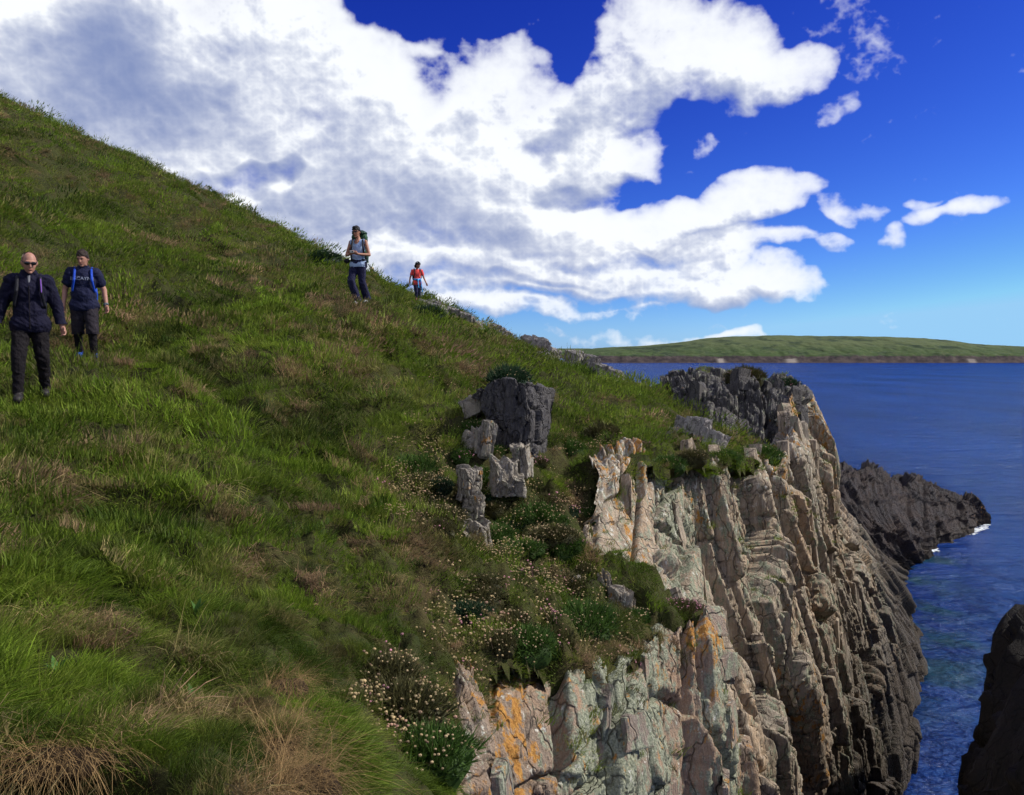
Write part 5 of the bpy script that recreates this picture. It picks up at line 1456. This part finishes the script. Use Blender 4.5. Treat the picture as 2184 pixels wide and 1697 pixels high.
def make_grass(name, n, r0, r1, expo, meshes, smin, smax, label, seedtilt=0.25, dry_cut=None, prob=None, align=False, span=(-42, 37)):
    x, y, r = sample_polar(n, r0, r1, expo, *span)
    z, s_, dry = turf_parts(x, y)
    ok = (s_ < 0.06) & clear_of_rocks(x, y) & (np.hypot(x - PIT[0], y - PIT[1]) > 0.42)
    if dry_cut is not None:
        ok &= dry > dry_cut
    if prob is not None:
        ok &= rng.uniform(size=n) < prob(x, y, dry)
    x, y, z, dry, r = x[ok], y[ok], z[ok], dry[ok], r[ok]
    n = len(x)
    tint, d = grass_tint(x, y, dry, n)
    if align:
        e_ = 0.12
        zx = turf_parts(x + e_, y)[0] - turf_parts(x - e_, y)[0]; zy = turf_parts(x, y + e_)[0] - turf_parts(x, y - e_)[0]
        nx, ny = -np.clip(zx / (2 * e_), -1.6, 1.6), -np.clip(zy / (2 * e_), -1.6, 1.6)
        ln = np.sqrt(nx * nx + ny * ny + 1)
        rot = np.stack([np.arcsin(-ny / ln), np.arctan2(nx, 1.0), np.zeros(n)], -1) + rng.normal(0, 0.05, (n, 3))
    else:
        rot = np.stack([rng.normal(0, seedtilt, n), rng.normal(0.05, seedtilt, n), rng.normal(0, 0.7, n)], -1)
    hgt = (np.where(r < 6.5, 0.75, 0.5) + np.where(r < 6.5, 0.6, 0.95) * np.clip(0.5 + 1.3 * fbm2(NZ[3], x * 2.1, y * 2.1, 2), 0, 1)) * (1 - 0.45 * sstep(-3.0, -0.8, s_[ok]) * (r < 18))
    scl = rng.uniform(smin, smax, n) * hgt
    return scatter(name, meshes, np.stack([x, y, z], -1), rot, scl, rng.integers(0, len(meshes), n), tint, label, 'grass'), n


near_m = [blades_mesh('near_turf', 240, 0.17, 0.06, 0.17, 0.0045, 0.5, 0.22, 40 + k, 3, lean_dir=(math.cos(k * 0.9 - 2.2), math.sin(k * 0.9 - 2.2)) if k % 3 == 0 else (1.0, 0.4 * (k % 5 - 2))) for k in range(9)]
mid_m = [blades_mesh('slope_turf', 240, 0.30, 0.045, 0.12, 0.009, 0.4, 0.18, 60 + k, 2, lean_dir=(math.cos(k * 0.8 - 2), math.sin(k * 0.8 - 2))) for k in range(9)]
far_m = [blades_mesh('hill_turf', 200, 0.58, 0.05, 0.125, 0.020, 0.3, 0.15, 80 + k, 2) for k in range(8)]
make_grass('near_grass', 3300, 1.3, 6.5, 1.2, near_m, 0.8, 1.3, 'long windswept green grass in the foreground', align=True, span=(-66, 40))
make_grass('slope_grass', 4200, 5.5, 17, 1.0, mid_m, 0.75, 1.25, 'rough green grass over the middle of the slope', align=True)
make_grass('hill_grass', 5200, 15, 44, 1.0, far_m, 0.65, 1.2, 'rough grass over the upper hillside and skyline', align=True)
dry_m = [blades_mesh('dry_tuft', 60, 0.10, 0.08, 0.24, 0.006, 0.2, 0.75, 120 + k, 3, spread=2.2) for k in range(5)]
make_grass('dead_grass', 26000, 2.2, 40, 1.1, dry_m, 0.8, 1.5, 'dead brown tangled grass between the green', 0.3, dry_cut=0.22)
stem_m = [blades_mesh('seed_stem', 7, 0.16, 0.25, 0.50, 0.006, 0.25, 0.08, 140 + k, 3) for k in range(4)]
make_grass('seed_stems', 5200, 4, 45, 0.9, stem_m, 0.7, 1.1, 'thin pale seed stems standing above the grass', 0.15)



def ledge_grass(name, Q, N, n, trange, nz_min, label, meshes, s0, s1, clump=1):
    ns_, nt__ = Q.shape[:2]
    pts = []
    for _ in range(n):
        i = int(rng.uniform(0.02, 0.98) * (ns_ - 1)); j = int(rng.uniform(*trange) * (nt__ - 1))
        for _ in range(clump):
            i2 = min(max(i + int(rng.normal(0, 5)), 1), ns_ - 2); j2 = min(max(j + int(rng.normal(0, 4)), 1), nt__ - 2)
            e1 = Q[i2 + 1, j2] - Q[i2 - 1, j2]; e2 = Q[i2, j2 + 1] - Q[i2, j2 - 1]
            nn = np.cross(e1, e2); nn /= np.linalg.norm(nn) + 1e-9
            if abs(nn[2]) > nz_min:
                pts.append(Q[i2, j2])
    pts = np.array(pts); m = len(pts)
    tint, _ = grass_tint(pts[:, 0], pts[:, 1], np.full(m, 0.12), m)
    scatter(name, meshes, pts, rng.normal(0, 0.2, (m, 3)), rng.uniform(s0, s1, m), rng.integers(0, len(meshes), m), tint, label, 'grass')


ledge_m = [blades_mesh('ledge_tuft', 40, 0.10, 0.06, 0.18, 0.008, 0.3, 0.35, 160 + k, 2) for k in range(4)]
ledge_grass('buttress_grass', QC, NC, 900, (0.0, 0.45), 0.55, 'short grass on top of the dark rock buttress', ledge_m, 0.7, 1.4)
ledge_grass('cliff_ledge_grass', QA, NA, 300, (0.03, 0.34), 0.42, 'grass tufts growing on small ledges of the pale cliff', ledge_m, 0.4, 0.9, 4)
ledge_grass('lichened_ledge_grass', QB, NB, 60, (0.03, 0.2), 0.45, 'grass tufts growing in cracks of the lichened cliff', ledge_m, 0.4, 0.9, 5)

# ------------------------------------------------------------------ thrift: cushions and flower heads
def plain_leaf(col):
    def fn(t):
        oc = t.n('ShaderNodeAttribute', attribute_name='shade')
        return t.mix(oc.outputs['Fac'], tuple(x * 0.55 for x in col), tuple(x * 1.5 for x in col))
    return fn


M_CUSHION = leaf_mat('thrift_leaves', plain_leaf((0.060, 0.115, 0.022)), 0.25)
M_CUSHION_D = leaf_mat('dark_leaves', plain_leaf((0.030, 0.062, 0.028)), 0.2)
M_CUSHION_B = leaf_mat('brown_thrift_leaves', plain_leaf((0.085, 0.080, 0.030)), 0.2)
M_FL_CREAM = leaf_mat('dried_thrift_heads', plain_leaf((0.44, 0.335, 0.19)), 0.25)
M_FL_PINK = leaf_mat('pink_thrift_heads', plain_leaf((0.50, 0.24, 0.29)), 0.3)
M_FL_WHITE = leaf_mat('white_flower_heads', plain_leaf((0.66, 0.64, 0.52)), 0.3)
M_STRAW = leaf_mat('straw_blades', plain_leaf((0.33, 0.215, 0.095)), 0.25)
M_BROAD = leaf_mat('broad_leaves', plain_leaf((0.07, 0.15, 0.035)), 0.35)

ICO = bmesh.new(); bmesh.ops.create_icosphere(ICO, subdivisions=1, radius=1.0)
ICO_V = np.array([v.co[:] for v in ICO.verts]); ICO_F = [tuple(v.index for v in f.verts) for f in ICO.faces]; ICO.free()


def flower_mesh(name, pts, nrm, head, stalk, seed, mat):
    rg = np.random.default_rng(seed)
    V, Fc, S = [], [], []
    for p, nn in zip(pts, nrm):
        h = stalk * rg.uniform(0.6, 1.3)
        d = np.array([nn[0] * 0.4 + rg.normal(0, .22), nn[1] * 0.4 + rg.normal(0, .22), 1.0]); d /= np.linalg.norm(d)
        top = p + d * h
        r = head * rg.uniform(0.7, 1.2); s = rg.uniform()
        b = len(V); f = rg.uniform(0, 6.28); w = np.array([math.cos(f), math.sin(f), 0]) * 0.0016
        V += [p - w, p + w, top]; S += [0.0] * 3; Fc.append((b, b + 1, b + 2))
        b = len(V)
        V += list(top + ICO_V * r * np.array([1, 1, 0.75])); S += [s] * len(ICO_V)
        Fc += [tuple(i + b for i in q) for q in ICO_F]
    me = bpy.data.meshes.new(name)
    me.from_pydata([tuple(v) for v in V], [], Fc)
    at = me.attributes.new('shade', 'FLOAT', 'POINT'); at.data.foreach_set('value', np.array(S, np.float32))
    me.materials.append(mat)
    return me


def mound_pts(n, seed, flat=0.55):
    rg = np.random.default_rng(seed)
    a = rg.uniform(0, 6.283, n); q = np.sqrt(rg.uniform(0, 1, n)); 
    rr = 1 + 0.16 * np.sin(2 * a + seed) + 0.10 * np.sin(5 * a + 2 * seed)
    x, y = q * rr * np.cos(a), q * rr * np.sin(a)
    z = flat * np.sqrt(np.clip(1 - (q * 0.99) ** 2, 0, 1)) + 0.05 * np.sin(6 * x + seed) * np.cos(5 * y)
    nr = np.stack([x, y, 0.5 + z], -1); nr /= np.linalg.norm(nr, axis=1, keepdims=True)
    return np.stack([x, y, z], -1), nr


def cushion_mesh(name, seed, mat, n=620):
    """A close mound: a lumpy core and spiky leaves standing off it."""
    rg = np.random.default_rng(seed)
    V, Fc, S = [], [], []
    core = ICO_V * np.array([1, 1, 0.52]) * 0.93
    bm = bmesh.new(); bmesh.ops.create_icosphere(bm, subdivisions=3, radius=1.0)
    for v in bm.verts:
        a = math.atan2(v.co.y, v.co.x)
        k = 0.92 * (1 + 0.16 * math.sin(2 * a + seed) + 0.10 * math.sin(5 * a + 2 * seed)) * (1 + 0.05 * math.sin(7 * v.co.x + 5 * v.co.y + seed))
        V.append((v.co.x * k, v.co.y * k, v.co.z * (0.53 if v.co.z > 0 else 0.75) * 0.94)); S.append(0.0)
    Fc += [tuple(v.index for v in f.verts) for f in bm.faces]; bm.free()
    p, nr = mound_pts(n, seed)
    for q, m in zip(p, nr):
        h = rg.uniform(0.12, 0.30); f = rg.uniform(0, 6.283); w = np.array([math.cos(f), math.sin(f), rg.normal(0, .4)]) * 0.027
        tip = q + (m + rg.normal(0, 0.45, 3)) * h
        b = len(V); s = rg.uniform()
        V += [tuple(q - w), tuple(q + w), tuple(tip)]; S += [s * .6, s * .6, s]; Fc.append((b, b + 1, b + 2))
    me = bpy.data.meshes.new(name)
    me.from_pydata(V, [], Fc)
    at = me.attributes.new('shade', 'FLOAT', 'POINT'); at.data.foreach_set('value', np.array(S, np.float32))
    me.materials.append(mat)
    return me


CUSH = {'g': [cushion_mesh('cushion', 300 + k, M_CUSHION, 1900) for k in range(4)], 'd': [cushion_mesh('cushion', 320 + k, M_CUSHION_D, 1900) for k in range(3)], 'b': [cushion_mesh('cushion', 340 + k, M_CUSHION_B, 1900) for k in range(3)]}
FLW = {}


def flowers_for(kind, n, rad, seed):
    key = (kind, n, round(rad, 2), seed % 3)
    if key not in FLW:
        p, nr = mound_pts(n, 500 + seed)
        FLW[key] = flower_mesh('flowers', p * rad, nr, 0.0095 + 0.004 * (rad > 0.38), 0.05, seed, {'c': M_FL_CREAM, 'p': M_FL_PINK, 'w': M_FL_WHITE}[kind])
    return FLW[key]


def put_xyz(u, v, d, on_turf=True):
    p = P(u, v, d)
    if on_turf:
        p[2] = turf_z(p[0], p[1])
    return p


CUSHIONS = [   # u, v, d, radius, leaf kind, flower kind, flowers, label
    (1000, 835, 13.6, 0.24, 'd', 'c', 20, 'dark thrift cushion growing just above the left end of the shaded boulder'),
    (1085, 806, 12.75, 0.36, 'd', 'c', 130, 'wide dark thrift cushion with a cream flowered right flank capping the shaded boulder'),
    (1012, 885, 12.3, 0.24, 'g', 'c', 70, 'green thrift cushion wedged between the small tilted slab and the shaded boulder'),
    (1075, 930, 11.5, 0.20, 'g', 'c', 60, 'flowering thrift cushion below the shaded boulder, above the lichened rock'),
    (885, 905, 11.3, 0.34, 'g', 'c', 190, 'thrift mound thick with cream flowers, highest of the flowery patch left of the rocks'),
    (905, 955, 10.9, 0.36, 'b', 'c', 210, 'thick cream flowered thrift mound in mid patch, left of the split slab'),
    (868, 1020, 9.8, 0.34, 'b', 'c', 190, 'brownish thrift mound with pinkish tan flowers left of the white slab'),
    (935, 1085, 9.3, 0.30, 'b', 'c', 170, 'brownish thrift mound with tan flowers beside the foot of the white slab'),
    (1060, 1070, 10.2, 0.24, 'g', 'c', 60, 'green thrift cushion overhanging a dark hollow right of the white slab'),
    (1145, 1065, 10.9, 0.30, 'g', 'c', 120, 'thrift cushion dotted with cream flowers right of the lichened rock'),
    (1180, 1130, 10.2, 0.26, 'b', 'c', 110, 'brownish flowering thrift cushion halfway between white slab and cliff edge'),
    (1285, 915, 15.2, 0.36, 'b', 'c', 140, 'large round thrift cushion with a dark shaded left side on the grassy slope'),
    (1350, 970, 13.9, 0.36, 'b', 'p', 120, 'brown thrift cushion with pinkish flowers at the turf edge above the pale cliff'),
    (1215, 965, 13.2, 0.26, 'g', 'c', 80, 'green thrift cushion in the hollow right of the shaded boulder'),
    (1262, 1075, 11.35, 0.17, 'g', 'c', 10, 'small plain green cushion at the turf edge beside the pale slab'),
    (1210, 1262, 9.3, 0.22, 'b', 'c', 120, 'round thrift cushion covered in cream flowers beside a thin upright slab'),
    (1085, 1255, 8.9, 0.30, 'g', 'c', 110, 'bright green thrift cushion with flowers on its shoulder, low on the mossy slope'),
    (1120, 1170, 9.8, 0.22, 'g', 'c', 60, 'green thrift cushion on the mossy slope just below the dark hollow'),
    (1245, 1375, 8.4, 0.36, 'g', 'c', 150, 'broad thrift cushion with cream flowers hanging over the lichened cliff'),
    (1350, 1305, 9.2, 0.24, 'g', 'c', 60, 'green thrift cushion on the narrow ledge above the lichened cliff'),
    (1455, 1308, 9.5, 0.24, 'b', 'p', 130, 'thrift cushion with lilac pink flowers at the outer end of the narrow ledge'),
    (1000, 1300, 7.9, 0.30, 'b', 'c', 130, 'brown thrift mound with tan flowers above the left part of the lichened cliff'),
    (890, 1310, 7.0, 0.22, 'g', 'p', 60, 'small thrift cushion with pink flowers on the turf left of the lichened cliff'),
    (1130, 1420, 7.3, 0.24, 'g', 'c', 30, 'sparse green thrift cushion hanging over the middle of the lichened cliff'),
    (815, 1470, 5.3, 0.22, 'b', 'c', 50, 'small tan flowered thrift clump between the straw mound and the cliff edge'),
    (850, 1545, 4.9, 0.26, 'b', 'c', 110, 'thrift mound thick with golden tan flowers at the edge left of the orange lichen'),
    (905, 1630, 4.55, 0.26, 'g', 'c', 90, 'lowest thrift mound with pale yellow flowers left of the orange lichen'),
    (1590, 812, 23.5, 0.50, 'b', 'p', 130, 'low thrift cushion with pink flowers on top of the shaded buttress'),
    (1680, 822, 24.0, 0.40, 'd', 'p', 90, 'thrift cushion at the outer corner of the shaded buttress top'),
    (1470, 865, 18.5, 0.34, 'd', 'w', 120, 'dark cushion with white flowers at the grassy foot of the shaded buttress'),
    (912, 672, 24.5, 0.52, 'd', 'w', 30, 'dark round shrubby cushion on the slope below the woman in red'),
    (692, 556, 24.5, 0.48, 'd', 'w', 40, 'dark green bush on the skyline left of the woman with the green backpack'),
    (1262, 800, 26.5, 0.62, 'd', 'c', 10, 'dark green bush on the slope below the outlying pale outcrop'),
    (1240, 772, 28.5, 0.55, 'd', 'c', 10, 'dark green bush tucked against the left of the outlying pale outcrop'),
    (1298, 775, 29.0, 0.45, 'b', 'p', 80, 'thrift cushion with pink flowers right of the outlying pale outcrop'),
    (1222, 744, 30.0, 0.40, 'd', 'p', 110, 'bright pink flowering thrift on the tip of the outlying pale outcrop'),
    (1300, 1000, 12.0, 0.26, 'b', 'c', 90, 'flowering thrift cushion on the lip directly above the smooth pale slab'),
    (1425, 982, 12.9, 0.24, 'g', 'c', 40, 'green thrift cushion on the lip of the pale cliff, below the brown pinkish one'),
    (1480, 984, 13.5, 0.22, 'b', 'c', 60, 'brownish thrift cushion on the cliff lip left of the broadest part'),
    (1545, 990, 14.5, 0.30, 'g', 'c', 20, 'green cushion at the turf lip above the broadest part of the pale cliff'),
    (1620, 960, 17.2, 0.45, 'g', 'c', 20, 'grassy green cushion under the shaded buttress at the outer end of the ledge'),
]


def surf_z_near(x, y, Q):
    d = (Q[..., 0] - x) ** 2 + (Q[..., 1] - y) ** 2
    near = d < 0.3
    return float(Q[..., 2][near].max()) if near.any() else float(Q[..., 2].ravel()[d.argmin()])


for k, (u, v, d, rad, lk, fk, nf, lab) in enumerate(CUSHIONS):
    p = put_xyz(u, v, d)
    if (u, v) == (1085, 806):
        p = P(u, v + 12, d)
    if 1560 < u < 1700 and v < 840:
        p[2] = surf_z_near(p[0], p[1], QC) - 0.35 * rad
    e = empty('thrift_cushion' if nf > 15 else 'cushion_plant', (p[0], p[1], p[2] - 0.05 * rad), rng.uniform(0, 6.28))
    o = bpy.data.objects.new('cushion', CUSH[lk][k % len(CUSH[lk])])
    COL.objects.link(o); o.parent = e; o.scale = (rad, rad, rad * rng.uniform(0.8, 1.15))
    f = bpy.data.objects.new('flowers', flowers_for(fk, int(nf * 0.75), rad, k))
    COL.objects.link(f); f.parent = e; tag(f, kind='stuff')
    tag(e, lab, 'plant', 'thrift cushions on the slope and ledges')

# small cushions that nothing tells apart, all over the mossy slope above the lichened cliff
n_small = 0
BY_ROCKS = [(985, 968, 11.7), (1022, 972, 11.6), (1052, 968, 11.5), (1050, 1058, 10.8), (1092, 1060, 10.7), (1122, 1048, 10.9), (985, 1218, 9.5), (1040, 1222, 9.5), (962, 1110, 9.9), (1035, 1120, 9.8), (1060, 952, 12.0), (1120, 958, 12.0), (1150, 950, 12.1), (965, 1000, 10.9), (1036, 1010, 10.9)]
while n_small < 56:
    u, v = rng.uniform(930, 1260), rng.uniform(980, 1430)
    d = float(np.interp(v, [980, 1200, 1430], [12.0, 9.4, 6.9])) + rng.uniform(-0.5, 0.5) + (u - 1090) * 0.002
    if n_small < len(BY_ROCKS):
        u, v, d = BY_ROCKS[n_small]
    p = P(u, v, d)
    z_, s_, _ = turf_parts(np.array([p[0]]), np.array([p[1]]))
    if s_[0] > 0.0:
        continue
    rad = rng.uniform(0.09, 0.2); k = n_small
    e = empty('small_thrift_cushion', (p[0], p[1], z_[0] - 0.02), rng.uniform(0, 6.28))
    lk = 'ggbbd'[k % 5]
    o = bpy.data.objects.new('cushion', CUSH[lk][k % len(CUSH[lk])])
    COL.objects.link(o); o.parent = e; o.scale = (rad, rad, rad * rng.uniform(0.9, 1.3))
    f = bpy.data.objects.new('flowers', flowers_for('c' if k % 6 else 'p', 26, 0.15, k % 6))
    COL.objects.link(f); f.parent = e; f.scale = (rad / 0.15, rad / 0.15, 1.0); tag(f, kind='stuff')
    tag(e, 'small thrift cushion, one of many on the mossy slope above the lichened cliff', 'plant', 'small thrift cushions of the mossy slope')
    n_small += 1

# flower heads sown through the turf between the cushions
fl_pts = []
for (u, v, d, ru, rv, n) in ((885, 935, 11, 70, 90, 420), (900, 1060, 9.6, 80, 90, 480), (870, 1520, 5.0, 90, 130, 330), (1080, 1200, 9.5, 130, 130, 420), (1180, 1080, 10.8, 110, 90, 380), (1270, 960, 14, 120, 60, 260), (960, 770, 16, 90, 60, 160),
                            (1200, 1340, 8.5, 160, 60, 320), (1000, 1390, 7, 90, 80, 240), (1090, 700, 22, 60, 30, 120), (1440, 900, 17, 90, 40, 160)):
    for q in range(n):
        a = rng.uniform(0, 6.283); r = math.sqrt(rng.uniform())
        pp = P(u + ru * r * math.cos(a), v, d)
        pp[1] += rng.normal(0, 0.10 * d * 0.6)
        fl_pts.append(pp)
fl_pts = np.array(fl_pts)
zz, ss, _ = turf_parts(fl_pts[:, 0], fl_pts[:, 1])
fl_pts[:, 2] = zz
fl_pts = fl_pts[(ss < 0.1) & (rng.uniform(size=len(ss)) < 0.5)]
M_FL_TINT = leaf_mat('thrift_head_mix', tint_col, 0.25)
fm = [flower_mesh('thrift_sprig', np.random.default_rng(700 + k).normal(0, 0.05, (4, 3)) * np.array([1, 1, 0.1]), np.zeros((4, 3)), 0.0105, 0.10, 710 + k, M_FL_TINT) for k in range(4)]
nfl = len(fl_pts)
pk = rng.uniform(size=(nfl, 1))
ft = np.where(pk < 0.84, np.array([[0.44, 0.34, 0.19]]), np.where(pk < 0.95, np.array([[0.46, 0.29, 0.22]]), np.array([[0.55, 0.27, 0.34]]))) * rng.uniform(0.7, 1.15, (nfl, 1))
scatter('thrift_flowers', fm, fl_pts, np.stack([rng.normal(0, .15, nfl), rng.normal(0, .15, nfl), rng.uniform(0, 6.28, nfl)], -1), rng.uniform(0.8, 1.3, nfl), rng.integers(0, 4, nfl), ft, 'small dry thrift flower heads scattered through the turf', 'flowers')


# ------------------------------------------------------------------ foreground clumps
def straw_mesh(name, pts, dirs, h0, h1, wid, seed, mat, droop=0.6):
    rg = np.random.default_rng(seed)
    V, Fc, S = [], [], []
    for p, dd in zip(pts, dirs):
        L = rg.uniform(h0, h1); f = rg.uniform(0, 6.283); w = np.array([math.cos(f), math.sin(f), 0]) * wid / 2
        dd = dd + rg.normal(0, 0.55, 3); s = rg.uniform(); b = len(V)
        kink = rg.normal(0, 0.18, 3)
        for j in range(4):
            q = j / 3
            c = p + dd * L * q + np.array([0, 0, -droop * L * q * q]) + kink * L * q * (1 - q)
            ww = w * (1 - 0.8 * q)
            V += [c - ww, c + ww]; S += [s, s]
        Fc += [(b + 2 * j, b + 2 * j + 1, b + 2 * j + 3, b + 2 * j + 2) for j in range(3)]
    me = bpy.data.meshes.new(name)
    me.from_pydata([tuple(v) for v in V], [], Fc)
    at = me.attributes.new('shade', 'FLOAT', 'POINT'); at.data.foreach_set('value', np.array(S, np.float32))
    me.materials.append(mat)
    return me


def straw_thing(name, spots, label, n, seed, core_mat, h0=0.10, h1=0.26, main=(0.4, -0.2, 0.4), droop=0.8):
    rg = np.random.default_rng(seed)
    base = spots[0][0]
    e = empty(name, tuple(base))
    pts, dirs = [], []
    for (c, rx, ry, rz) in spots:
        q, nr = mound_pts(n, seed)
        pts.append((c - base) + q * np.array([rx, ry, rz]))
        dirs.append(nr * 0.6 + np.array(main))
        bm = bmesh.new(); bmesh.ops.create_icosphere(bm, subdivisions=3, radius=1.0)
        for v in bm.verts:
            k = 1 + 0.12 * math.sin(5 * v.co.x + seed) * math.cos(6 * v.co.y)
            v.co = Vector((v.co.x * rx * 0.95 * k, v.co.y * ry * 0.95 * k, v.co.z * rz * 0.5 * k)) + Vector(tuple(c - base))
        me = bpy.data.meshes.new('thatch_core'); bm.to_mesh(me); bm.free(); me.materials.append(core_mat)
        me.polygons.foreach_set('use_smooth', np.ones(len(me.polygons), bool))
        o = bpy.data.objects.new('thatch_core', me); COL.objects.link(o); o.parent = e
    o = bpy.data.objects.new('dead_blades', straw_mesh('dead_blades', np.vstack(pts), np.vstack(dirs), h0, h1, 0.0022, seed, M_STRAW, droop))
    COL.objects.link(o); o.parent = e; tag(o, kind='stuff')
    tag(e, label, 'grass tussock')


M_PEAT = simple_mat('peat', (0.022, 0.014, 0.008), 0.95, 0.4, 40.0, 0.6, 0.1)
pz = lambda u, v, d, dz=0.0: put_xyz(u, v, d) + np.array([0, 0, dz])
straw_thing('straw_tussock', [(pz(640, 1600, 3.25, 0.02), 0.17, 0.22, 0.14), (pz(555, 1660, 3.0, -0.03), 0.12, 0.2, 0.08), (pz(590, 1520, 3.6, -0.02), 0.10, 0.25, 0.07)], 'mound of pale dead straw in the foreground, lit by the sun', 620, 61, M_PEAT)
straw_thing('brown_tussock', [(pz(590, 1440, 4.3, 0.0), 0.16, 0.30, 0.10)], 'dull brown dead grass tussock behind the straw mound', 900, 62, M_PEAT, 0.06, 0.16)
straw_thing('straw_fringe', [(pz(60, 1535, 3.05, -0.02), 0.30, 0.14, 0.10), (pz(240, 1560, 3.0, -0.04), 0.20, 0.14, 0.09)], 'fringe of golden dead grass hanging over the dark hollow', 800, 63, M_PEAT, 0.08, 0.24, (0.25, -0.6, 0.15), 1.0)


def broad_plant(u, v, d, seed, label):
    rg = np.random.default_rng(seed)
    p = put_xyz(u, v, d)
    e = empty('broad_leaf_plant', tuple(p), rg.uniform(0, 6.28))
    for k in range(rg.integers(4, 7)):
        a = rg.uniform(0, 6.28); L = rg.uniform(0.07, 0.13); w = L * 0.13; b = rg.uniform(0.25, 0.7)
        V, Fc = [], []
        for j in range(6):
            q = j / 5
            c = np.array([math.cos(a) * L * b * q ** 1.4, math.sin(a) * L * b * q ** 1.4, L * (q - 0.25 * q * q)])
            ww = w * math.sin(math.pi * (0.12 + 0.88 * q) ** 0.8) + 0.001
            s = np.array([-math.sin(a), math.cos(a), 0]) * ww
            V += [tuple(c - s + np.array([0, 0, 0.15 * ww])), tuple(c), tuple(c + s + np.array([0, 0, 0.15 * ww]))]
        for j in range(5):
            Fc += [(3 * j, 3 * j + 1, 3 * j + 4, 3 * j + 3), (3 * j + 1, 3 * j + 2, 3 * j + 5, 3 * j + 4)]
        o = mesh_obj('leaf', V, Fc, M_BROAD, parent=e, smooth=True)
        add_attr(o, 'shade', np.full(len(V), rg.uniform(0.3, 1)))
    tag(e, label, 'plant', 'broad leaved plants in the foreground grass')


for k, (u, v, d, lab) in enumerate(((195, 1320, 4.4, 'upright lance leaved plant in the foreground grass, nearest the picture edge'), (420, 1330, 4.9, 'lance leaved plant in the middle of the foreground grass'), (440, 1270, 5.3, 'lance leaved plant just behind the one in the mid foreground'),
                                    (120, 1395, 3.9, 'dark lance leaved plant low in the foreground grass'), (20, 880, 8.6, 'pale thistle like leafy plant at the feet of the man in the jacket'), (660, 1120, 8.2, 'bright leafy clump in the grass above the middle of the slope'), (410, 1430, 4.0, 'short leafy plant between the straw mound and the dark hollow'))):
    broad_plant(u, v, d, 900 + k, lab)
